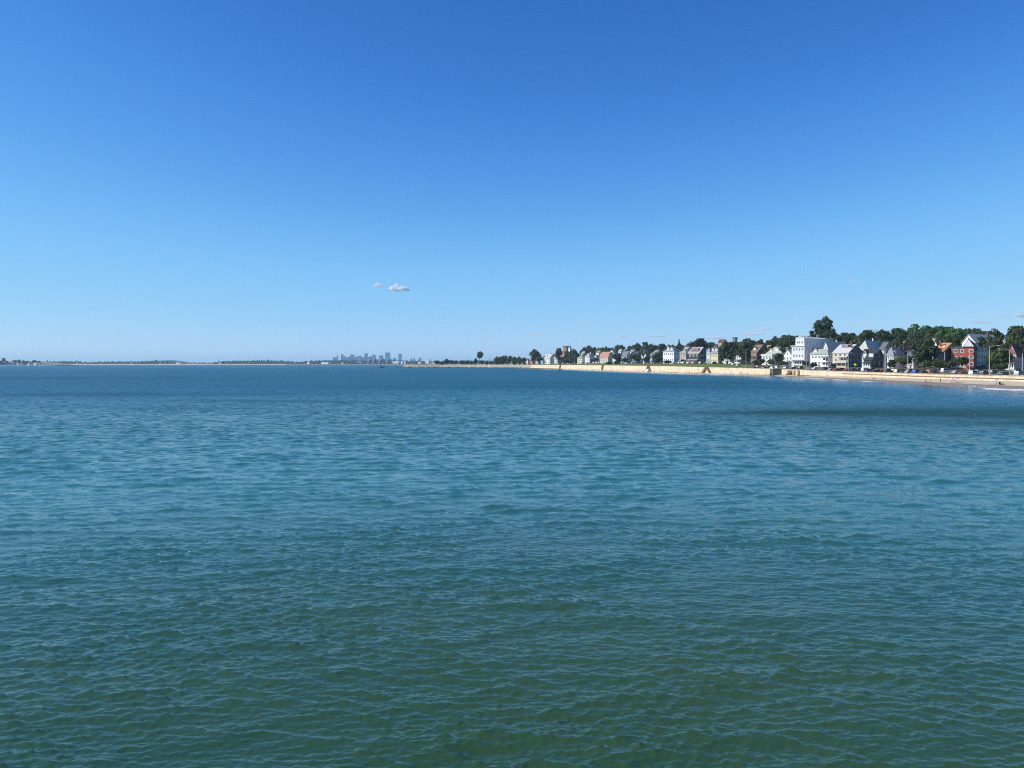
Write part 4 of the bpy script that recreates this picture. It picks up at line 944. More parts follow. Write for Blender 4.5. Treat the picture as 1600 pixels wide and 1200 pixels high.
# ================================================================ cars
CARM = {}
def car_meshes(kind):
    if kind in CARM: return CARM[kind]
    L = {'sedan': 4.6, 'suv': 4.7, 'van': 5.0}[kind]; h = {'sedan': 1.42, 'suv': 1.75, 'van': 1.95}[kind]; w = .9; bl = .92 if kind == 'sedan' else 1.05
    body = MB()
    low = [(-L/2, .32), (-L/2 - .02, .62), (-L/2 + .08, bl - .06), (-L/2 + .9, bl), (L/2 - 1.1, bl), (L/2 - .08, bl - .14), (L/2 + .02, .58), (L/2 - .03, .32)]
    body.prism(low, 'y', -w, w, 0)
    if kind == 'sedan': rf = [(-1.75, bl), (-1.05, h - .06), (-.7, h), (.45, h), (.8, h - .06), (1.45, bl)]; gl = [(-1.5, bl + .03), (-.95, h - .12), (.7, h - .12), (1.25, bl + .03)]
    elif kind == 'suv': rf = [(-2.2, bl), (-2.0, h - .1), (-1.7, h), (.5, h), (.8, h - .08), (1.45, bl)]; gl = [(-2.02, bl + .05), (-1.85, h - .16), (.66, h - .16), (1.2, bl + .05)]
    else: rf = [(-2.4, bl), (-2.38, h - .1), (-2.2, h), (1.1, h), (1.4, h - .1), (1.95, bl)]; gl = [(-2.2, bl + .1), (-2.18, h - .2), (1.2, h - .2), (1.7, bl + .08)]
    body.prism(rf, 'y', -w + .12, w - .12, 0)
    g = MB(); g.prism(gl, 'y', -w + .105, w - .105)
    fx = gl[-1][0]; g.add([(fx + .24, -w + .2, bl + .03), (fx + .24, w - .2, bl + .03), (gl[-2][0] + .22, w - .25, h - .14), (gl[-2][0] + .22, -w + .25, h - .14)], [(0, 1, 2, 3)])
    wh = MB(); wh.tube([(0, -.1, 0), (0, .1, 0)], .33, 12)
    rim = MB(); rim.tube([(0, -.115, 0), (0, .115, 0)], .19, 8)
    lt = MB().box(-.02, .05, -.18, .18, -.07, .07)
    CARM[kind] = dict(L=L, w=w, body=body, glass=g.mesh('windows', M['glass']), wheel=wh.mesh('wheel', M['tyre']), rim=rim.mesh('rim', M['metal']), light=lt.mesh('headlight', M['white']), bodies={}, bl=bl, tail=None)
    return CARM[kind]
M['tail'] = paint((.35, .02, .02), .3)
tl = MB().box(-.05, .02, -.16, .16, -.08, .08).mesh('tail_light', M['tail'])
CC = {'white': (.78, .78, .77), 'red': (.42, .03, .03), 'maroon': (.13, .02, .035), 'black': (.02, .02, .022), 'navy': (.02, .03, .08), 'blue': (.03, .09, .35), 'silver': (.42, .43, .44), 'grey': (.12, .125, .13), 'cream': (.68, .62, .48), 'green': (.35, .42, .33), 'charcoal': (.045, .05, .055)}
CARP = {}
def car(px, u, kind, colr, label, group='cars parked along the shore road', yaw=0.0, px_is_centre=True):
    m = car_meshes(kind)
    if colr not in CARP: CARP[colr] = mat('car_paint_' + colr, CC[colr], .25, .6, var=.02); CARP[colr].node_tree.nodes['Principled BSDF'].inputs['Coat Weight'].default_value = .6
    if colr not in m['bodies']: m['bodies'][colr] = m['body'].mesh('body', CARP[colr])
    x, y = place(px, u); i, s = near(x, y); a = math.atan2(ST[i, 1], ST[i, 0]) + yaw
    e = empty('parked_car', (x, y, G(x, y)), a); tag(e, label, 'car', group)
    link('body', m['bodies'][colr], e); link('windows', m['glass'], e)
    if y < 650:
        for sx in (-1.4, 1.45):
            for sy in (-.82, .82): wl_ = link('wheel', m['wheel'], e, (sx, sy, .33)); link('rim', m['rim'], wl_)
        for sy in (-.65, .65): link('headlight', m['light'], e, (m['L'] / 2 - .03, sy, .66)); link('tail_light', tl, e, (-m['L'] / 2 + .03, sy, .74))
    else:
        for sx in (-1.4, 1.45):
            for sy in (-.82, .82): link('wheel', m['wheel'], e, (sx, sy, .33))
A = R(58)
cars = [  # px, u, kind, colour, label, yaw
 (1443, 5, 'sedan', 'navy', 'dark navy sedan below the large dark round tree', -A), (1460, 5, 'sedan', 'black', 'black sedan right of the white shirted walker', -A), (1454, 13, 'suv', 'red', 'red van roof showing behind the black sedan', -A),
 (1478.5, 20, 'van', 'white', 'white van parked under the olive trees', -A * 1.2), (1504, 5, 'sedan', 'maroon', 'maroon sedan left of the white station wagon', -A), (1521.5, 4.5, 'suv', 'white', 'white station wagon near the tall lamp post', -A),
 (1538, 5, 'suv', 'charcoal', 'charcoal pickup beside the tall lamp post', -A), (1519, 19, 'suv', 'black', 'black car behind the white station wagon', -A), (1530, 18, 'suv', 'charcoal', 'dark grey car behind the charcoal pickup', -A), (1537, 13, 'sedan', 'white', 'white car roof behind the charcoal pickup', -A),
 (1567.5, 10, 'sedan', 'white', 'white sedan in front of the clipped bush', -A), (1568, 4.5, 'sedan', 'charcoal', 'dark green grey sedan in front of the white sedan', -A), (1589, 20, 'suv', 'black', 'black car in front of the pale pink house', -A), (1593, 5, 'suv', 'silver', 'silver wagon at the right edge', -A),
 (1307, 5, 'sedan', 'red', 'bright red sedan below the cream house, left of two red cars', -A), (1315, 9, 'suv', 'charcoal', 'dark car between the two red cars', -A), (1324, 4.5, 'sedan', 'red', 'red sedan below the first lamp post', -A), (1334.5, 5, 'suv', 'black', 'black wagon under the yellow sign', -A),
 (1343, 14, 'suv', 'grey', 'grey wagon behind the yellow sign', -A), (1352, 14, 'van', 'white', 'white van in front of the pointed gable', -A), (1357, 5, 'suv', 'navy', 'navy wagon in front of the white van', -A), (1371, 12, 'sedan', 'cream', 'cream sedan in front of the dark porch house', -A), (1369, 4.5, 'sedan', 'black', 'black sedan in front of the cream sedan', -A),
 (1379, 9, 'sedan', 'red', 'red sedan between the twin lamp posts', -A), (1388, 5, 'suv', 'navy', 'navy wagon right of the twin lamp posts', -A), (1403.5, 4.5, 'suv', 'cream', 'cream wagon in front of the olive green tree', -A), (1412, 7, 'sedan', 'charcoal', 'dark sedan right of the cream wagon', -A),
 (1420, 4.5, 'sedan', 'green', 'pale green sedan left of the blue car', -A), (1432, 4.5, 'suv', 'blue', 'blue car below the large dark round tree', -A), (1407, 15, 'sedan', 'black', 'black sedan in the shade of the olive green tree', -A),
 (1178, 5, 'sedan', 'charcoal', 'dark sedan right of the double headed lamp', -A), (1194, 5, 'sedan', 'maroon', 'maroon sedan in front of the low white house', -A), (1200, 14, 'suv', 'black', 'black wagon near the round dark bush', -A), (1207, 5, 'sedan', 'cream', 'cream sedan left of the outfall block', -A),
 (1228, 12, 'sedan', 'silver', 'silver sedan below the white cottage', -A), (1238.5, 5, 'suv', 'maroon', 'dark red wagon in front of the tall white house', -A), (1241, 16, 'suv', 'silver', 'silver wagon in the drive of the tall white house', -A), (1251, 14, 'suv', 'black', 'black wagon right of the tall white house door', -A),
 (1299, 6, 'sedan', 'silver', 'silver sedan left of the bright red sedan', -A), (1290, 14, 'suv', 'charcoal', 'dark wagon in front of the double porch house', -A), (1146, 20, 'sedan', 'white', 'white sedan below the dark street trees', -A), (1153, 14, 'sedan', 'silver', 'silver sedan left of the double headed lamp', -A), (1144, 27, 'suv', 'black', 'black wagon behind the white sedan under the trees', -A),
 (1296, 17, 'suv', 'white', 'white wagon behind the silver sedan near the cream house', -A), (1363, 18, 'suv', 'silver', 'silver wagon by the porch of the charcoal house', -A), (1397, 16, 'sedan', 'white', 'white sedan below the white dormered house', -A), (1424, 17, 'suv', 'black', 'black wagon in the shade of the large dark round tree', -A), (1215, 12, 'van', 'white', 'white van behind the outfall block', -A), (1184, 15, 'sedan', 'silver', 'silver sedan below the dark brown house', -A), (1274, 14, 'sedan', 'white', 'white sedan left of the double porch house steps', -A), (1552, 17, 'suv', 'grey', 'grey wagon right of the brick block', -A), (1494, 15, 'sedan', 'silver', 'silver sedan at the left foot of the brick block', -A), (1331, 15, 'sedan', 'maroon', 'maroon sedan beside the dark side of the cream house', -A),
 (1117, 23, 'suv', 'black', 'black wagon in front of the yellow house', -A * 1.3)]
for (px, u, k, c, lab, yw) in cars: car(px, u, k, c, lab, yaw=yw)
far = [(1052, 'silver', 'silver car in front of the grand white house'), (1061, 'white', 'white car left of the tan bush'), (1068, 'white', 'white car right of the tan bush'), (1078, 'red', 'bright red car on the drive below the dark shingled house'), (1086, 'charcoal', 'dark car right of the bright red car'), (1094, 'white', 'white car below the dark shingled house'), (1102, 'grey', 'grey car at the lone lamp on the drive'), (1108.5, 'silver', 'silver car below the pale blue house'),
       (1001, 'charcoal', 'dark car below the white twin gables'), (1009, 'black', 'black car below the right twin gable'), (1022, 'grey', 'grey car below the slate green roof'), (988, 'silver', 'silver car below the navy house'), (972, 'white', 'white car below the paired chimneys'), (936, 'white', 'white car below the salmon roof'), (927, 'white', 'white car left of the salmon roof'), (918, 'black', 'black car below the twin white chimneys'), (909, 'silver', 'silver car below the pale yellow house'), (887, 'white', 'white car below the red building'), (880, 'silver', 'silver car left of the red building'), (896, 'charcoal', 'dark car below the church tower'),
       (868, 'white', 'white car right of the far white house'), (860, 'white', 'white car in front of the far white house'), (851, 'white', 'white car at the left corner of the far white house'), (843, 'black', 'black car under the far round tree'), (832, 'white', 'white car below the small red roofed house')]
for (px, c, lab) in far: car(px, 25, 'sedan' if px % 2 else 'suv', c, lab, 'cars parked along the drive behind the lawn', -R(40))

# ================================================================ street lamps, sign
def lamp(px, ytop, u, label, arms=(1,), alen=2.4):
    x, y = place(px, u); zg = G(x, y); h = Z(ytop, y) - zg
    e = empty('street_lamp', (x, y, zg), math.atan2(-y, x) + math.pi / 2 - math.pi / 2 * 0); e.rotation_euler = (0, 0, -math.atan2(x, y)); tag(e, label, 'street lamp', 'tall grey street lamps along the shore')
    mb = MB(); mb.tube([(0, 0, 0), (0, 0, h * .5), (0, 0, h)], [.22, .17, .11], 8); mb.build('pole', M['metal'], e)
    MB().box(-.28, .28, -.28, .28, 0, .45).build('base', M['metal'], e)
    for s in arms:
        mb = MB(); mb.tube([(0, 0, h - .35), (s * alen * .5, 0, h + .15), (s * alen, 0, h + .25)], [.07, .06, .05], 6); a_ = mb.build('arm', M['metal'], e)
        MB().prism([(s * alen - .1 * s, h + .12), (s * (alen + .9), h + .18), (s * (alen + .8), h + .36), (s * alen, h + .38)], 'y', -.17, .17).build('lamp_head', M['metal'], a_)
    return e
lamp(1546, 541, 2.3, 'tallest street lamp, in front of the brick block', (1,), 2.6)
lamp(1577.5, 546, 11, 'street lamp with its arm to the left near the pale pink house', (-1,), 3.0)
lamp(1515, 548, 8, 'street lamp in front of the left half of the brick block', (), 1)
lamp(1597.5, 552, 9, 'thin street lamp at the right edge', (), 1)
lamp(1325.5, 552, 2.3, 'street lamp in front of the cream three storey house', (1,), 1.2)
lamp(1381.7, 545.5, 2.3, 'left one of the twin lamp posts', (), 1)
lamp(1384, 546, 4, 'right one of the twin lamp posts', (1,), 1.5)
lamp(1418.5, 548, 9, 'street lamp left of the large dark round tree', (1,), 1.8)
lamp(1260, 548, 2.3, 'street lamp in front of the tall white house side', (1,), 1.5)
lamp(1165.7, 546, 2.3, 'double headed lamp in front of the dark trees', (1, -1), 2.6)
lamp(1103.5, 545.5, 22, 'lamp on the drive in front of the dark shingled house', (1,), 1.5)
lamp(909.5, 553, 22, 'lamp in front of the pale yellow house', (), 1.5)
lamp(898, 555, 22, 'lamp below the church tower', (1,), 1.5)
lamp(1476, 550, 24, 'thin post in front of the orange roofed house', (), 1)
x, y = place(1336, 2.2); sg = empty('warning_sign', (x, y, G(x, y)), -math.atan2(x, y)); tag(sg, 'yellow green diamond warning sign on a post', 'sign')
zs = Z(569.6, y) - sg.location.z
MB().tube([(0, 0, 0), (0, 0, zs + .2)], .05, 6).build('post', M['metal'], sg)
MB().prism([(0, zs - .75), (.75, zs), (0, zs + .75), (-.75, zs)], 'y', -.09, -.055).build('sign_board', paint((.50, .75, .05), .5), sg)

# ================================================================ people
def body_mesh(name, pts, edges, radii, matl, root=0):
    me = bpy.data.meshes.new(name); me.from_pydata(pts, edges, []); o = bpy.data.objects.new('tmp', me); col.objects.link(o)
    sk = o.modifiers.new('s', 'SKIN'); sk.use_smooth_shade = True
    for k, r in enumerate(radii): me.skin_vertices[0].data[k].radius = (r, r)
    for k in range(len(pts)): me.skin_vertices[0].data[k].use_root = (k == root)
    sb = o.modifiers.new('u', 'SUBSURF'); sb.levels = 1; sb.render_levels = 1
    dg = bpy.context.evaluated_depsgraph_get(); dg.update()
    out = bpy.data.meshes.new_from_object(o.evaluated_get(dg)); out.name = name; out.materials.clear(); out.materials.append(matl)
    bpy.data.objects.remove(o); return out
SKINS = [paint((.42, .24, .16), .6), paint((.30, .16, .10), .6), paint((.52, .33, .23), .6)]
POSE = {}
def pose(kind):
    if kind in POSE: return POSE[kind]
    st = {'stand': dict(hip=(0, 0, .93), ch=(0, 0, 1.32), kL=(.10, .02, .5), kR=(-.10, .0, .5), fL=(.11, 0, .06), fR=(-.11, 0, .06), eL=(.25, .0, 1.12), eR=(-.25, .0, 1.12), hL=(.24, -.12, .86), hR=(-.26, -.06, .84)),
          'walk': dict(hip=(0, 0, .91), ch=(0, -.04, 1.31), kL=(.09, -.2, .52), kR=(-.09, .06, .5), fL=(.10, -.3, .08), fR=(-.10, .34, .12), eL=(.24, .14, 1.12), eR=(-.24, -.12, 1.12), hL=(.24, .12, .88), hR=(-.24, -.32, .94)),
          'sit': dict(hip=(0, 0, .16), ch=(0, .10, .58), kL=(.14, -.42, .42), kR=(-.14, -.42, .42), fL=(.15, -.62, .06), fR=(-.15, -.62, .06), eL=(.27, .14, .36), eR=(-.27, .14, .36), hL=(.22, -.2, .40), hR=(-.22, -.2, .40))}[kind]
    hip, ch = Vector(st['hip']), Vector(st['ch']); neck = ch + Vector((0, -.01, .16)); head = neck + Vector((0, -.02, .17))
    P = [hip, (hip + ch) / 2, ch, neck, head]; E = [(0, 1), (1, 2), (2, 3), (3, 4)]; Rr = [.15, .13, .155, .055, .095]
    for s, k, f, e, h in ((1, 'kL', 'fL', 'eL', 'hL'), (-1, 'kR', 'fR', 'eR', 'hR')):
        n = len(P); kk, ff = Vector(st[k]), Vector(st[f])
        P += [hip + Vector((s * .09, 0, -.06)), kk, ff, ff + Vector((0, -.14, -.03))]; E += [(0, n), (n, n + 1), (n + 1, n + 2), (n + 2, n + 3)]; Rr += [.095, .065, .045, .035]
        n = len(P); P += [ch + Vector((s * .17, 0, .05)), Vector(st[e]), Vector(st[h])]; E += [(2, n), (n, n + 1), (n + 1, n + 2)]; Rr += [.06, .042, .032]
    P = [tuple(p) for p in P]
    bodies = [body_mesh('body', P, E, Rr, m) for m in SKINS]
    sh = body_mesh('shorts', [tuple(hip + Vector((0, 0, .08))), tuple(hip)] + [tuple(hip + Vector((s * .09, 0, -.06))) for s in (1, -1)] + [tuple((hip + Vector((s * .09, 0, 0))) * .45 + Vector(st[k]) * .55) for s, k in ((1, 'kL'), (-1, 'kR'))],
                   [(0, 1), (1, 2), (1, 3), (2, 4), (3, 5)], [.16, .165, .115, .115, .095, .095], SKINS[0])
    tp = body_mesh('shirt', [tuple(hip + Vector((0, 0, .1))), tuple((hip + ch) / 2), tuple(ch), tuple(ch + Vector((.17, 0, .05))), tuple(ch + Vector((-.17, 0, .05))), tuple(ch + Vector((0, 0, .1)))],
                   [(0, 1), (1, 2), (2, 3), (2, 4), (2, 5)], [.155, .15, .175, .085, .085, .08], SKINS[0])
    hm_ = MB(); c = head + Vector((0, .02, .03))
    for zz in range(4):
        for q in range(8):
            t = q * math.pi / 4; ph = zz * math.pi / 6 ; hm_.v.append(tuple(c + Vector((math.cos(t) * math.cos(ph) * .112, math.sin(t) * math.cos(ph) * .118 + .01, math.sin(ph) * .125))))
    hm_.f = [(r * 8 + q, r * 8 + (q + 1) % 8, r * 8 + 8 + (q + 1) % 8, r * 8 + 8 + q) for r in range(3) for q in range(8)] + [tuple(range(24, 32)), tuple(range(7, -1, -1))]; hm_.mi = [0] * len(hm_.f)
    hair = hm_.mesh('hair', paint((.05, .035, .025), .7), True)
    POSE[kind] = (bodies, sh, tp, hair); return POSE[kind]
_cl = {}
def cloth(me, c):
    k = (me.name, c)
    if k not in _cl: m2 = me.copy(); m2.materials.clear(); m2.materials.append(paint(c, .8)); _cl[k] = m2
    return _cl[k]
pr = random.Random(5)
def person(px, u, kind, shirt, shorts, label, group=None, yaw=None, skin=None, sc_=1.0):
    x, y = place(px, u); bodies, sh, tp, hair = pose(kind); z = max(G(x, y), -.25)
    i, s = near(x, y)
    if abs(u) < .6: z = WT[i] + .02
    e = empty('person', (x, y, z), pr.uniform(0, 6.28) if yaw is None else yaw); e.scale = (sc_,) * 3; tag(e, label, 'person', group)
    link('body', bodies[pr.randrange(3) if skin is None else skin], e); link('shorts', cloth(sh, shorts), e); link('hair', hair, e)
    if shirt: link('shirt', cloth(tp, shirt), e)
BK, WH, RD, BL, PK, YL, GR = (.02, .02, .025), (.75, .75, .75), (.45, .03, .03), (.04, .08, .3), (.7, .35, .35), (.65, .5, .15), (.2, .2, .2)
person(1383, -19.5, 'stand', None, BK, 'wading man in dark shorts, right one of the pair at the water'); person(1378.5, -20, 'walk', BK, GR, 'wading person in black, left one of the pair at the water')
person(1452, 1.6, 'walk', WH, BK, 'person in a white shirt walking on top of the seawall'); person(1474, 2.0, 'stand', RD, GR, 'person in a red shirt standing on the promenade'); person(1485.5, 2.2, 'stand', (.8, .75, .55), WH, 'person in pale yellow on the promenade')
person(1448, -17.5, 'walk', None, BK, 'bather in black at the wet sand, left one of three'); person(1453.5, -18, 'stand', None, BK, 'taller bather in black at the wet sand'); person(1446, -18.5, 'stand', BK, GR, 'bather beside the waterline left of the taller bather', sc_=.85)
person(1469.5, -15, 'walk', BK, BK, 'person in black walking along the sand'); person(1556.5, -14, 'sit', BL, GR, 'seated person in blue on the sand'); person(1562.5, -13.5, 'sit', BK, BK, 'seated person in black on a beach chair'); person(1566.5, -13, 'sit', RD, BK, 'seated person in red beside the person in black')
person(1320.5, -13, 'stand', BK, BL, 'lone person at the wet sand below the first lamp post'); person(1366.5, -10, 'sit', BK, RD, 'sunbather in black and red sitting below the seawall'); person(1363, -10.5, 'sit', None, BK, 'sunbather with bare back beside the one in black and red')
person(1487, -12, 'sit', PK, RD, 'seated person in pink under the left umbrella'); person(1494, -12, 'sit', WH, RD, 'seated person in white under the right umbrella'); person(1490.5, -12.5, 'stand', PK, WH, 'person in pink standing between the umbrellas')
person(1168.8, -4, 'walk', GR, BK, 'figure walking along the foot of the wall below the double headed lamp'); person(1158, -4, 'stand', GR, GR, 'grey figure against the wall left of the double headed lamp'); person(1141, -4, 'stand', GR, BK, 'grey figure against the wall, left one of three')
person(1077, -4, 'sit', BK, BL, 'seated figure on the sand left of the double stairs', sc_=1.3); person(1089.5, -4.5, 'sit', RD, BK, 'seated figure in red on the sand left of the double stairs'); person(1056.5, -4.5, 'sit', BK, BK, 'seated figure in black on the middle beach')
person(1121, 5, 'stand', WH, BK, 'person in white standing on the lawn edge near the black wagon', sc_=1.1)
person(1050.5, 1.5, 'stand', YL, WH, 'person in yellow on the wall top below the grand white house'); person(982, -3, 'stand', RD, BK, 'red shirted figure on the far beach'); person(996, -3, 'stand', BL, BK, 'blue shirted figure on the far beach left of the tent'); person(999, -4, 'walk', BK, RD, 'dark figure beside the blue shirted one'); person(1007, -4, 'stand', PK, GR, 'pink figure just left of the tent')
person(965, -1.5, 'stand', GR, BK, 'figure against the wall below the round dark tree'); person(905.5, -1.5, 'stand', BK, BK, 'dark figure against the wall below the pale yellow house'); person(888.5, -2, 'stand', RD, BK, 'red figure against the wall below the church tower'); person(1031, -4.5, 'sit', PK, BK, 'seated figure in pink on the far beach'); person(1038, -4, 'sit', BL, BK, 'seated figure in blue on the far beach')
person(1282, -11, 'stand', BK, BK, 'small dark figure on the sand right of the old steps', sc_=.8)

# umbrellas, tent, chairs
def umbrella(px, u, c1, c2, label, rad=1.15, lean=.25):
    x, y = place(px, u); e = empty('beach_umbrella', (x, y, G(x, y))); tag(e, label, 'umbrella', 'beach umbrellas on the sand')
    MB().tube([(0, 0, -.2), (lean * .6, 0, 2.0)], .03, 6).build('pole', M['white'], e)
    can = empty('canopy', (lean * .6, 0, 0)); can.parent = e
    for k in range(8):
        t0, t1 = k * math.pi / 4, (k + 1) * math.pi / 4
        V = [(0, 0, 2.1)] + [(rad * f * math.cos(t), rad * f * math.sin(t), z) for f, z in ((.55, 1.93), (1, 1.62)) for t in (t0, t1)]
        V += [(p[0], p[1], p[2] - .03) for p in V]
        MB().add(V, [(0, 1, 2), (1, 3, 4, 2), (5, 7, 6), (6, 7, 9, 8), (3, 8, 9, 4), (1, 6, 8, 3), (2, 4, 9, 7)]).build('canopy_panel', paint(c1 if k % 2 else c2, .8), can)
umbrella(1487.5, -13, (.75, .12, .14), (.8, .7, .68), 'red and white striped beach umbrella, left of the pair'); umbrella(1493.5, -13.5, (.75, .28, .26), (.8, .72, .7), 'pink and white striped beach umbrella, right of the pair')
umbrella(1557, -14.5, (.45, .42, .6), (.6, .58, .7), 'pale violet beach umbrella near the right edge', .9, -.3)
umbrella(1074.5, -5, (.6, .6, .75), (.75, .75, .8), 'pale umbrella on the middle beach', 1.5); umbrella(1032, -5, (.2, .2, .3), (.7, .5, .5), 'dark striped umbrella on the far beach', 1.4); umbrella(1000.5, -5, (.5, .2, .2), (.7, .6, .5), 'red beige umbrella left of the tent', 1.4)
x, y = place(1012, -4.0); te = empty('beach_tent', (x, y, G(x, y)), .3); tag(te, 'white beach tent between the flights of the stairs', 'tent')
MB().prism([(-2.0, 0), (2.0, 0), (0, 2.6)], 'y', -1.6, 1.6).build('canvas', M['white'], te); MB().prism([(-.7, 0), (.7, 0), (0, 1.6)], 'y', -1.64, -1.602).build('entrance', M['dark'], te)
for (px, c, lab) in ((1563, BK, 'black folding beach chair under the seated person'), (1548, (.7, .7, .72), 'low white beach chair near the violet umbrella')):
    x, y = place(px, -13.2 if px > 1550 else -13.8); e = empty('beach_chair', (x, y + .3, G(x, y)), 2.6); tag(e, lab, 'beach chair')
    MB().box(-.3, .3, -.3, .3, .18, .24).build('seat', paint(c), e); MB().prism([(.26, .2), (.34, .2), (.62, .95), (.54, .98)], 'x', -.3, .3).build('backrest', paint(c), e)
    for sx in (-.27, .27):
        for sy in (-.26, .26): MB().tube([(sx, sy, 0), (sx, sy, .2)], .02, 5).build('leg', M['metal'], e)

# ================================================================ birds
bb = MB(); bb.tube([(-.26, 0, .14), (-.16, 0, .15), (0, 0, .14), (.14, 0, .18), (.2, 0, .26), (.24, 0, .30), (.30, 0, .30), (.36, 0, .285)], [.012, .055, .085, .06, .035, .042, .03, .008], 8)
def bird_set(colr): return bb.mesh('body', paint(colr, .6), True)
gull_b = bird_set((.82, .82, .80)); cor_b = bird_set((.025, .025, .025))
wg = MB().prism([(-.30, .16), (-.05, .22), (.12, .18), (-.05, .13)], 'y', -.085, .085).mesh('wings', paint((.5, .5, .52), .6))
wgd = MB().prism([(-.30, .16), (-.05, .22), (.12, .18), (-.05, .13)], 'y', -.085, .085).mesh('wings', paint((.03, .03, .03), .6))
lgm = MB().tube([(0, -.03, -.04), (0, -.03, .1)], .008, 4).tube([(0, .03, -.04), (0, .03, .1)], .008, 4).mesh('legs', paint((.6, .3, .05)))
def bird(x, y, z, b, w, nm, lab, cat, grp, s=1.0, legs=True):
    e = empty(nm, (x, y, z), pr.uniform(0, 6.28)); e.scale = (s,) * 3; tag(e, lab, cat, grp); link('body', b, e); link('wings', w, e)
    if legs: link('legs', lgm, e)
GX = (1505.5, 1514.5, 1517, 1520.5, 1522, 1525, 1527, 1529, 1533, 1540.5, 1541.5, 1559.5)
for px in GX:
    x, y = place(px, -24 + .4); i, s = near(x, y); x -= .6; bird(x, y, max(prof(i, s - .6), 0) + .05, gull_b, wg, 'seagull', ORD[GX.index(px)] + ' from the left of the white seagulls standing at the water edge', 'seagull', 'seagulls standing at the water edge', 1.5)
for px, py, lab in ((271.5, 589.2, 'left'), (278.2, 591.3, 'middle'), (285, 590.2, 'right')):
    d = CAM_H * FPX / (py - HOR); bird((px - 800) / FPX * d, d, -.03, cor_b, wgd, 'cormorant', f'dark cormorant on the open water, {lab} one of three', 'water bird', 'cormorants floating on the bay', 1.7, False)
def buoy(px, py, label, s=1.0):
    d = CAM_H * FPX / (py - HOR); e = empty('mooring_buoy', ((px - 800) / FPX * d, d, 0)); tag(e, label, 'buoy', 'white mooring buoys'); e.scale = (s,) * 3
    mb = MB()
    for k in range(7):
        ph = -math.pi / 2 + k * math.pi / 6
        for q in range(12): t = q * math.pi / 6; mb.v.append((math.cos(ph) * math.cos(t) * .3, math.cos(ph) * math.sin(t) * .3, math.sin(ph) * .3 + .1))
    mb.f = [(r * 12 + q, r * 12 + (q + 1) % 12, r * 12 + 12 + (q + 1) % 12, r * 12 + 12 + q) for r in range(6) for q in range(12)]; mb.mi = [0] * len(mb.f)
    mb.build('float', M['white'], e, True); MB().tube([(0, 0, .38), (0, 0, .55)], .05, 6).build('ring_post', M['metal'], e)
buoy(223, 588.2, 'small white buoy left of the cormorants'); buoy(593.5, 575, 'white buoy in front of the moored boat', 2.2); buoy(1258, 589.8, 'white buoy off the old steps')

# ================================================================ the moored boat
d = 1480.0; bt = empty('motor_boat', ((596 - 800) / FPX * d, d, 0), R(8)); bt.scale = (.95, 1.0, 1.35); tag(bt, 'motor boat with white cabin and dark hull off the end of the point', 'boat')
hull = MB(); prof_ = [(-5.5, 1.5), (-3, 1.7), (0, 1.75), (3, 1.35), (5.2, .5), (6.2, .05)]
V = []
for x_, w_ in prof_:
    sh_ = 1.3 + .5 * max(0, x_ / 6) ** 2
    V += [(x_, -w_, sh_), (x_, -w_ * .75, -.3), (x_, w_ * .75, -.3), (x_, w_, sh_)]
F_ = [(a * 4 + k, (a + 1) * 4 + k, (a + 1) * 4 + k + 1, a * 4 + k + 1) for a in range(5) for k in range(3)] + [(0, 1, 2, 3)]
F_ += [(a * 4, a * 4 + 3, (a + 1) * 4 + 3, (a + 1) * 4) for a in range(5)] + [(20, 21, 22, 23)]
hull.add(V, F_); hull.build('hull', paint((.05, .035, .04), .4), bt)
cb = MB().prism([(-2.6, 1.31), (-2.6, 3.6), (1.2, 3.6), (2.4, 2.2), (3.0, 1.5)], 'y', -1.2, 1.2).build('cabin', paint((.72, .62, .62), .5), bt)
MB().box(-2.2, .9, -1.22, 1.22, 2.5, 3.2).build('cabin_window', M['glass'], cb)
MB().box(-2.9, 1.5, -1.35, 1.35, 3.61, 3.75).build('cabin_roof', M['white'], bt)
MB().tube([(-1, 0, 3.75), (-1, 0, 6.2)], .06, 6).build('mast', M['metal'], bt)
MB().tube([(-4.6, 1.0, 1.3), (-4.6, 1.0, 4.2)], .05, 6).build('rod_post', M['metal'], bt)

# ================================================================ the far shore, the skyline, the left headland, the clouds
fr = np.random.default_rng(77)
def far_land(name, px0, px1, d, yprof, depth, matl, label, cat='shore', n=160, z0=-.5, front=None):
    xs = np.linspace((px0 - 800) / FPX * d, (px1 - 800) / FPX * d, n); V = []
    for x in xs:
        px = 800 + x * FPX / d; zt = Z(float(np.interp(px, *yprof)), d)
        V += [(x, d, z0), (x, d + 25, 1.6), (x, d + 60, 2.4), (x, d + depth * .5, max(zt * .7, 2.5)), (x, d + depth, max(zt, 2.5)), (x, d + depth * 1.6, 0)]
    me = np_mesh(name, np.array(V), grid_faces(n, 6), matl, False); o = link(name, me); tag(o, label, cat, kind='structure'); return o
DF = 4300.0
M['farsand'] = mat('pale_far_sand', (0.50, 0.47, 0.40), .9, .1, var=.12, scale=.01)
far_land('far_beach', -150, 990, DF, ([-150, 990], [567.9, 567.9]), 260, M['farsand'], 'pale strip of beach across the bay')
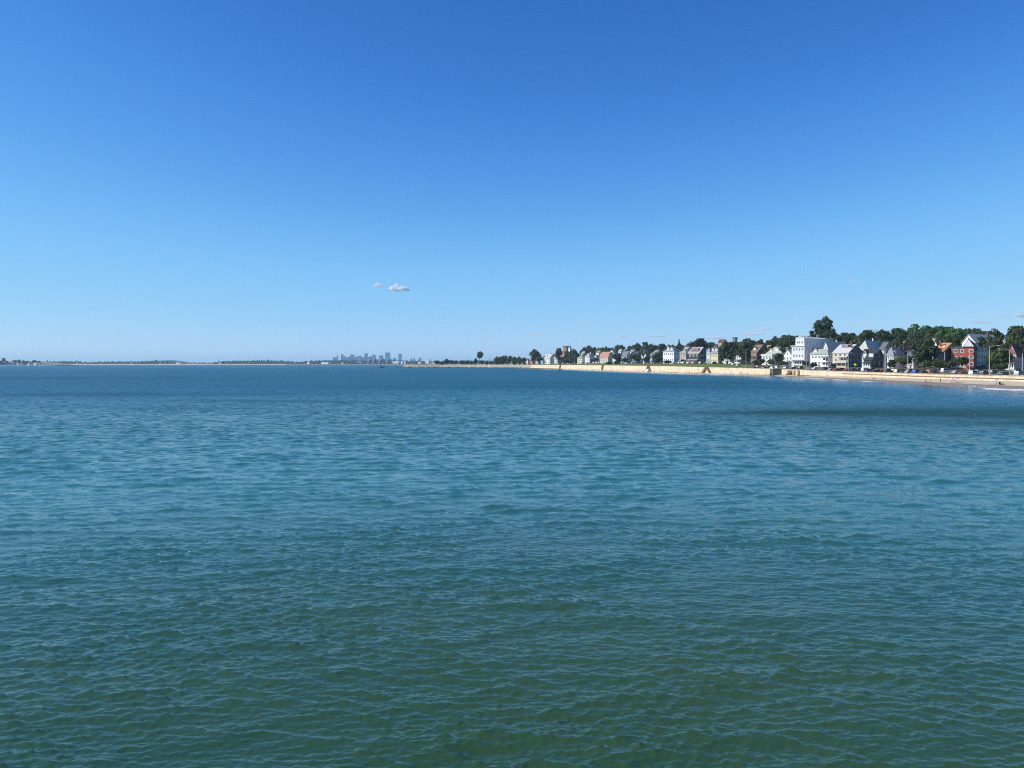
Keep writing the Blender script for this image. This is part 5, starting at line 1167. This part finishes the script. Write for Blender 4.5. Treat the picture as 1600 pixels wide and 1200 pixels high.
def wood(name, px0, px1, d, prof_, label, matl, seed, step=5.0, rows_=4, dd=45, sz=7.0):
    """a far wooded shore: thousands of rough leaf clumps as one mass"""
    r = np.random.default_rng(seed); mb_v = []; mb_f = []
    bm = bmesh.new(); bmesh.ops.create_icosphere(bm, subdivisions=1, radius=1); iv = np.array([v.co[:] for v in bm.verts]); fi = np.array([[v.index for v in f.verts] for f in bm.faces]); bm.free()
    V = []; F = []; k = 0
    for row in range(rows_):
        x = (px0 - 800) / FPX * d; x1 = (px1 - 800) / FPX * d
        while x < x1:
            px = 800 + x * FPX / d; yt = float(np.interp(px, *prof_)); zt = Z(yt, d) * (1 - .2 * (rows_ - 1 - row)) + r.uniform(-3, 2)
            if zt > 3:
                h = max(zt / 2, 2); w = sz * r.uniform(.6, 1.3)
                V.append(np.array([x, d + row * dd + r.uniform(-15, 15), zt - h]) + iv * np.array([w, w, h]) * r.uniform(.75, 1.2, (len(iv), 1))); F.append(fi + k); k += len(iv)
            x += step * r.uniform(.6, 1.5)
    me = np_mesh(name, np.concatenate(V), np.concatenate(F), matl, False); o = link(name, me); tag(o, label, 'woods', kind='stuff')
M['farleaf'] = mat('far_woods', (0.030, 0.050, 0.035), .9, .1, var=.5, scale=.02)
YP = ([0, 70, 80, 100, 115, 135, 160, 185, 200, 222, 240, 270, 320, 330, 345, 360, 400, 420, 440, 452, 465, 480, 500, 540, 600, 680, 760, 780], [564, 564, 564, 563.5, 565.5, 564.5, 564, 564, 564.5, 562.5, 563, 566, 566, 564, 563, 563, 562, 562.5, 563.5, 565, 563.5, 563, 562, 562, 562.5, 563.5, 562, 562])
wood('far_woods', -60, 790, DF + 130, YP, 'low wooded shore across the bay, hazy blue', M['farleaf'], 5)
far_land('far_hill', 170, 262, 9000, ([170, 195, 215, 228, 245, 262], [568, 565.5, 562.6, 562.0, 564, 568]), 700, M['farleaf'], 'faint blue hill far behind the woods', 'hill', n=60, z0=2)
# causeway deck and seawall line in front of the skyline
cw = empty('causeway', ((575 - 800) / FPX * DF, DF - 60, 0)); tag(cw, 'long low causeway across the bay under the skyline', 'causeway')
MB().box(-430, 330, 0, 8, 3.2, 5.0).build('deck', paint((.42, .38, .33)), cw)
for k in range(38):
    xx = -425 + k * 20; link('pier', bpy.data.meshes['pier_unit'] if 'pier_unit' in bpy.data.meshes else MB().box(0, 7, .5, 7.5, -1, 3.2).mesh('pier_unit', paint((.40, .36, .31))), cw, (xx, 0, 0))
MB().box(-430, 330, -12, -4, -1, 1.1).build('footing', paint((.55, .50, .44)), cw)

# small far buildings
fb_rng = random.Random(9)
def far_house(px, w, yt, yb, d, wallc, roofc, label, group=None, name='far_house', cat='house', kind='gable'):
    wd = w / FPX * d; z1 = Z(yt, d); z0 = 0.5 if yb is None else max(Z(yb, d), .5)
    e = empty(name, ((px - 800) / FPX * d, d, z0), R(fb_rng.uniform(-35, 20))); tag(e, label, cat, group)
    h = z1 - z0; hb = h * (.62 if kind == 'gable' else .97)
    MB().box(-wd / 2, wd / 2, 0, wd * .9, -4, hb).build('wall', paint(wallc), e)
    if kind == 'gable': MB().prism([(-wd * .56, hb), (wd * .56, hb), (0, h)], 'y', -.4, wd * .9 + .4).build('roof', paint(roofc), e)
    else: MB().box(-wd * .53, wd * .53, -.4, wd * .9 + .4, hb, h).build('roof', paint(roofc), e)
    nn = max(2, int(wd / 5))
    mb = MB()
    for k in range(nn): x_ = -wd / 2 + wd * (k + .5) / nn; MB().box(x_ - .9, x_ + .9, -.06, -.003, hb * .35, hb * .35 + 1.8).build('window', M['glass'], e)
for k in range(34):
    px = 262 + k * 6.6 + fb_rng.uniform(-1.5, 1.5)
    w_ = fb_rng.uniform(1.2, 3.0)
    far_house(px, w_, fb_rng.uniform(565.3, 567), None, DF + 120 + fb_rng.uniform(0, 120), fb_rng.choice([(.7, .7, .68), (.6, .58, .52), (.5, .5, .52)]), fb_rng.choice([(.3, .3, .32), (.35, .22, .18), (.2, .2, .22)]), ORD[k] + ' from left of tiny pale houses on the shore across the bay', 'tiny houses on the shore across the bay')
far_house(481, 3.4, 565.2, 568.5, DF + 110, (.8, .8, .8), (.6, .6, .6), 'bright white cottage left of the skyline', kind='gable')
far_house(507, 12, 565.6, 568.5, DF + 100, (.66, .76, .72), (.7, .75, .74), 'long pale green white hall left of the skyline', kind='flat', name='hall', cat='building')
far_house(535, 2.6, 566.6, 568.5, DF + 90, (.8, .8, .8), (.7, .7, .7), 'small white shed left of the triangular buildings')
far_house(561, 8, 564, 567.5, DF + 130, (.75, .75, .75), (.7, .7, .7), 'long white shed below the paired towers', kind='gable', name='shed', cat='building')
far_house(617, 11, 564.6, 567.2, DF + 130, (.76, .72, .70), (.8, .8, .8), 'long white roofed hall below the slim blue tower', kind='gable', name='hall', cat='building')
far_house(667, 6.4, 561.5, 568, DF + 140, (.74, .62, .60), (.6, .6, .62), 'pinkish white block above the end of the point', kind='flat', name='block', cat='building')
far_house(655, 4, 565.3, 568, DF + 120, (.72, .70, .68), (.7, .7, .7), 'low white building beside the pinkish block', kind='flat', name='building', cat='building')
far_house(676, 7, 566.5, 568.3, DF + 120, (.72, .72, .72), (.6, .6, .6), 'low white sheds behind the squat trees', kind='flat', name='shed', cat='building')
far_house(205, 3, 566, None, DF + 140, (.75, .76, .78), (.6, .6, .6), 'pale tower like house under the faint blue hill', kind='flat')
for k, (px, w_) in enumerate(((250, 2.2), (278, 6), (331, 2.6), (343, 3), (120, 1.6), (88, 2.0))):
    far_house(px, w_, 566.5, None, DF + 100, (.78, .78, .78), (.7, .7, .7), {250: 'small pale building just right of the faint blue hill', 278: 'long low pale building right of the faint blue hill', 331: 'pale building left of the left thin mast', 343: 'pale building below the left thin mast', 120: 'pale building third from the headland across the bay', 88: 'pale building nearest the left headland across the bay'}[px], 'pale buildings left of the skyline', kind='flat')
# round tanks
for k, px in enumerate((628.5, 632.5)):
    e = empty('storage_tank', ((px - 800) / FPX * (DF + 90), DF + 90, 0)); tag(e, f'round white storage tank right of the slim blue tower, {"left" if k == 0 else "right"} of two', 'storage tank', 'white storage tanks')
    z1 = Z(564.8, DF); MB().tube([(0, 0, 0), (0, 0, z1)], 5.2, 16).build('tank', M['white'], e); MB().tube([(0, 0, z1), (0, 0, z1 + 1.6)], [5.3, 1.0], 16).build('tank_roof', M['white'], e)
# tall triangular sheds with one bright slanting edge
for k, (px, w_, yt, lab) in enumerate(((577.5, 9, 561, 'first'), (584.5, 8, 560.5, 'second'), (595, 10, 560, 'third'), (606, 8, 561, 'fourth'))):
    d = DF + 160; s = d / FPX; e = empty('hangar', ((px - 800) * s, d, 0)); tag(e, f'{lab} tall dark hangar with a bright slanting roof edge, counted from the left', 'hangar', 'hangars below the skyline')
    zt = Z(yt, d)
    MB().prism([(-w_ * .5 * s, 2), (w_ * .5 * s, 2), (w_ * .42 * s, zt * .86), (w_ * .02 * s, zt)], 'y', 0, 40).build('wall', paint((.10, .13, .17)), e)
    MB().prism([(-w_ * .54 * s, 2), (-w_ * .40 * s, 2), (w_ * .1 * s, zt + 1), (w_ * -.04 * s, zt + 1)], 'y', -3, 41).build('roof_edge', paint((.8, .8, .8)), e)

# ---- skyline towers, ten kilometres off
DS = 10000.0
def tower(x0, x1, yt, c, label, top='flat', dd=0, y2=None):
    d = DS + dd; s = d / FPX; w = (x1 - x0) * s; zt = Z(yt, d)
    e = empty('skyscraper', (((x0 + x1) / 2 - 800) * s, d, 0)); tag(e, label, 'skyscraper', 'towers of the city skyline')
    h = zt - (0 if top == 'flat' else w * .45 if top in ('point', 'slant') else 6)
    h = max(h, 8)
    MB().box(-w / 2, w / 2, 0, w * .8, -1, h).build('tower_body', paint(c, .4), e)
    if top == 'flat': MB().box(-w * .3, w * .3, w * .2, w * .6, h, h + 3).build('roof_plant', paint((.2, .2, .22)), e)
    if top == 'point': MB().prism([(-w * .5, h), (w * .5, h), (w * .12, zt), (-w * .12, zt)], 'y', 0, w * .8).build('crown', paint(c, .4), e)
    if top == 'slant': MB().prism([(-w * .5, h), (w * .5, h), (w * .5, zt), (w * .2, zt)], 'y', 0, w * .8).build('crown', paint(c, .4), e)
    if top == 'cap': MB().box(-w * .56, w * .56, -w * .05, w * .86, h, zt).build('crown', paint(tuple(v * .7 for v in c), .4), e)
    if top == 'spire': MB().box(-w * .3, w * .3, w * .1, w * .6, h, zt).build('crown', paint(c, .4), e); MB().tube([(0, w * .3, zt), (0, w * .3, zt + 14)], 1.0, 6).build('spire', paint((.2, .2, .22)), e)
    nf = 6
    mb = MB()
    for q in range(nf): z = h * (.25 + .72 * q / nf); mb.box(-w * .46, w * .46, -.3, -.02, z, z + h * .05)
    mb.build('window_band', M['glass'], e)
B1, B2, B3, B4 = (.04, .12, .34), (.09, .18, .40), (.18, .27, .50), (.03, .12, .40)
for a in ((519.8, 525.2, 558.6, B2, 'broad low tower at the left end of the skyline'), (526.2, 527.8, 554.8, B2, 'needle thin tower near the left end', 'flat'), (533, 536.3, 553.8, B1, 'slim dark tower, left of the tapering one', 'cap'),
          (536.5, 541, 556.2, B3, 'tapering tower with a sloped right side', 'point', 60), (542, 547.5, 557.2, B2, 'stepped low tower left of the broad flat one', 'point', 100), (547.2, 553, 554.2, B1, 'broad flat topped tower in the left group'),
          (553.5, 559, 556.6, B2, 'sloping roofed tower right of the broad flat one', 'slant', 60), (560, 562.4, 556.2, B3, 'left of the two paired slim towers'), (562.9, 565.6, 556, B1, 'right of the two paired slim towers', 'flat', 40), (565.5, 570, 558.5, B2, 'low block left of the capped tower', 'flat', 120),
          (569.3, 574.1, 552.2, B1, 'tall capped tower in the middle of the skyline', 'cap', 50), (573.8, 577, 558.8, B2, 'low block right of the capped tower', 'flat', 130), (576, 581, 556.5, B2, 'rounded tower left of the domed one', 'point', 70), (580.5, 587, 553.8, B3, 'domed tower with a small spire', 'point', 30),
          (592.3, 598.3, 555.5, B4, 'dark capped blue tower', 'cap', 30), (590, 600, 560.5, B2, 'wide low block under the dark capped tower', 'flat', 90), (601.8, 609.1, 551, (.08, .24, .58), 'widest and tallest blue glass tower'), (600, 611.5, 560.8, B3, 'pale low blocks around the tallest tower', 'flat', -60),
          (613.5, 619, 559, B2, 'low pointed tower right of the tallest', 'point', 60), (622.6, 627.3, 552.6, B3, 'slim pale tower standing alone on the right', 'cap', 20), (641.2, 643.8, 560.2, B3, 'small slim tower above the point, left one'), (645.6, 648.6, 560.2, B2, 'small slim tower above the point, right one', 'flat', 50), (654.3, 658, 558.8, B1, 'dark slant topped tower above the point', 'slant', 0)):
    tower(*a)

# ---- headland at the left edge
DL = 3000.0
far_land('headland', -120, 82, DL, ([-120, 0, 40, 60, 70, 82], [563, 564.5, 565.5, 567, 568.5, 570]), 120, M['greyrock'], 'low rocky headland at the left edge', 'headland', n=60)
HD = [(-6, 5, 562.5), (3, 5, 565), (7.5, 4.5, 563.8), (13, 3.2, 566.8), (17, 5, 563.2), (20, 4.5, 566.6), (26.8, 2.2, 563.8), (27, 4, 567), (33, 4.5, 566.2), (37, 5, 564.6), (44, 6, 567), (43, 5, 564.4), (48, 3.0, 566.8), (54, 7, 566.5), (61, 4, 567.2), (67, 5, 567.4), (73, 3, 568), (78, 2.5, 568.4)]
HX = sorted(q[0] for q in HD)
for k, (px, w_, yt) in enumerate(HD):
    dd = DL + (20 if yt > 566 else 90)
    far_house(px, w_, yt, yt + (4.2 if yt < 566 else 3.8), dd, fb_rng.choice([(.8, .8, .79), (.72, .71, .68), (.55, .57, .60)]), fb_rng.choice([(.22, .22, .24), (.4, .4, .4), (.3, .25, .22)]), ORD[HX.index(px)] + ' from the left of the small pale houses on the left headland', 'houses on the left headland')
hr = random.Random(3)
def far_tree(px, yt, w_, d, lab, grp, kd='dark'):
    s = d / FPX; zt = Z(yt, d); e = empty('leafy_tree', ((px - 800) * s, d, 1.0), hr.uniform(0, 6)); tag(e, lab, 'tree', grp)
    h = zt - 1.0; link('crown', hr.choice(CM[kd]), e, (0, 0, h - w_ * .45 * s), (0, 0, 0), (w_ / 2 * s, w_ / 2 * s, w_ * .47 * s)); link('trunk', TRUNK, e, (0, 0, 0), (0, 0, 0), (w_ * s / 2, w_ * s / 2, h - w_ * .4 * s))
HQ = ((-4, 561, 8), (6, 559.5, 7), (3, 563, 6), (11, 563.5, 5), (23.5, 561.8, 6), (30.5, 561.6, 6.5), (37, 563.2, 6), (42, 564, 5), (53.5, 562.4, 7), (49, 565, 5), (60, 564, 6), (64, 565.8, 5), (74, 563, 3), (22, 566.5, 4), (16, 567, 3))
HT = sorted(q[0] for q in HQ)
for (px, yt, w_) in HQ:
    far_tree(px, yt, w_, DL + 60, ORD[HT.index(px)] + ' from the left of the dark trees on the left headland', 'trees on the left headland')
for (px, yt, w_) in ((763, 560, 5), (769, 560.5, 6), (775, 561, 5)): pass
for (px, x_, y_) in ((398, 560, 0), (342, 560.5, 0), (491, 560.5, 0), (764.5, 559, 0)):
    d = DF + 300; e = empty('water_tower' if px == 764.5 else 'radio_mast', ((px - 800) / FPX * d, d, 0)); tag(e, {398: 'thin mast above the far woods, middle one', 342: 'thin mast above the far woods, left one', 491: 'thin mast above the far woods, right one', 764.5: 'thin tower behind the lone tree on the point'}[px], 'mast')
    MB().tube([(0, 0, 0), (0, 0, Z(x_, d))], [1.6, .9], 6).build('pole', paint((.25, .27, .3)), e); MB().tube([(0, 0, Z(x_, d) - 4), (0, 0, Z(x_, d) - 1)], 2.4, 8).build('platform', paint((.3, .3, .32)), e)

# ---- clouds: small fair weather puffs
def cloud(px, py, w, h, d, label, dens=1.0, seed=0, group=None, n=9):
    s = d / FPX; mb = MB(); r = random.Random(seed); V = []
    e = bpy.data.meshes.new('cloud'); bm = bmesh.new()
    for k in range(n):
        t = (k + .5) / n * 2 - 1; hh = h * s * .5 * (1 - t * t * .8) * r.uniform(.7, 1.2); ww = w * s / n * r.uniform(1.1, 1.8)
        mtx = Matrix.Translation((t * w * s * .42, r.uniform(-1, 1) * w * s * .12, hh * .55 + r.uniform(-.1, .1) * h * s)) @ Matrix.Diagonal((ww, ww, hh * .95, 1))
        bmesh.ops.create_icosphere(bm, subdivisions=2, radius=1, matrix=mtx)
    bm.to_mesh(e); bm.free()
    o = link('cloud', e, None, ((px - 800) * s, d, Z(py, d))); 
    rm = o.modifiers.new('r', 'REMESH'); rm.mode = 'VOXEL'; rm.voxel_size = max(h * s / 9, 6)
    dg = bpy.context.evaluated_depsgraph_get(); dg.update(); me2 = bpy.data.meshes.new_from_object(o.evaluated_get(dg)); o.modifiers.clear(); o.data = me2
    m = bpy.data.materials.new('cloud_vapour'); m.use_nodes = True; nn = m.node_tree.nodes; ll = m.node_tree.links; nn.clear()
    v = nn.new('ShaderNodeVolumePrincipled'); ou = nn.new('ShaderNodeOutputMaterial'); v.inputs['Color'].default_value = (1, 1, 1, 1); v.inputs['Anisotropy'].default_value = .0
    tc = nn.new('ShaderNodeTexCoord'); no = nn.new('ShaderNodeTexNoise'); no.inputs['Scale'].default_value = 3.0 / (h * s); no.inputs['Detail'].default_value = 3
    mr = nn.new('ShaderNodeMapRange'); mr.inputs[1].default_value = .42; mr.inputs[2].default_value = .62; mr.inputs[3].default_value = .0; mr.inputs[4].default_value = dens * 1.9 / (h * s)
    ll.new(tc.outputs['Object'], no.inputs['Vector']); ll.new(no.outputs[0], mr.inputs[0]); ll.new(mr.outputs[0], v.inputs['Density']); ll.new(v.outputs[0], ou.inputs['Volume'])
    o.data.materials.clear(); o.data.materials.append(m); tag(o, label, 'cloud', group)
    return o
cloud(623, 453, 35, 14, 9000, 'larger white puff of cloud above the skyline', 3.4, 1)
cloud(591.5, 447.5, 12, 9, 9000, 'small round cloud just left of the larger puff', 1.8, 2, n=4)
FG = 'faint low clouds above the right shore'
for k, (px, py, w, h, dn, lab) in enumerate(((1368, 516, 22, 8, 1.5, 'soft white cloud above the broad pale roof'), (1430, 508, 16, 8, 1.2, 'white cloud beside the bright green trees'), (1595, 491, 16, 9, 1.6, 'white cloud at the right edge'),
        (1345, 504, 44, 5, .5, 'grey wisp over the dark domed trees'), (1530, 502, 34, 6, .6, 'grey wisp over the green trees at the right'), (1565, 493, 36, 3, .5, 'thin grey streak near the right edge'), (1192, 513, 24, 6, .6, 'grey wisp over the dark brown house'),
        (1175, 521, 34, 5, .7, 'low pale wisp right of the hilltop block'), (1115, 526, 22, 6, 1.5, 'small white cloud over the copper beech'), (1262, 503, 14, 4, .5, 'grey wisp left of the tallest tree'), (1028, 523, 9, 6, 1.5, 'tiny white cloud over the grand white house'),
        (1020, 525, 46, 3, .5, 'thin streak around the tiny white cloud'), (971, 525, 12, 4, 1.0, 'pale cloud over the salmon roof'), (914, 503, 18, 3, .5, 'grey dash high over the far row of houses'), (868, 523, 10, 3, .4, 'faint dash over the far white house'), (834, 522, 14, 4, .7, 'faint pale cloud left of the church tower'),
        (801, 528, 12, 2.5, .4, 'faint dash over the clump on the point'), (762, 525, 14, 2.5, .4, 'faint dash over the lone tree'), (1417, 493, 12, 4, .5, 'small grey wisp above the tan roof'), (1330, 438, 12, 3, .3, 'lone faint wisp high over the tallest tree'))):
    cloud(px, py + h * .4, w, h, 11000, lab, dn, 20 + k, FG, n=max(3, int(w / 6)))
print('OBJECTS', len(bpy.data.objects), 'TRIS', sum(len(o.data.polygons) for o in bpy.data.objects if o.type == 'MESH'))

# a few white flecks standing in for sun glints on the chop
mb = MB(); r = random.Random(40)
for k in range(70):
    d = 32 + 110 * r.random() ** 1.6; x = d * r.uniform(-.66, .68); s_ = .008 * (1 + d / 45) * r.uniform(.6, 1.5)
    z = .04 + d * .0012; mb.add([(x - s_ * 1.6, d, z), (x + s_ * r.uniform(.6, 2), d - s_, z), (x + s_, d + s_, z + s_), (x, d, z + s_ * 1.4)], [(0, 1, 2), (0, 1, 3), (1, 2, 3), (0, 3, 2)])
o = mb.build('glint_flecks', M['foam']); tag(o, 'tiny white flecks painted as sun glints over the open water', 'foam', kind='stuff')
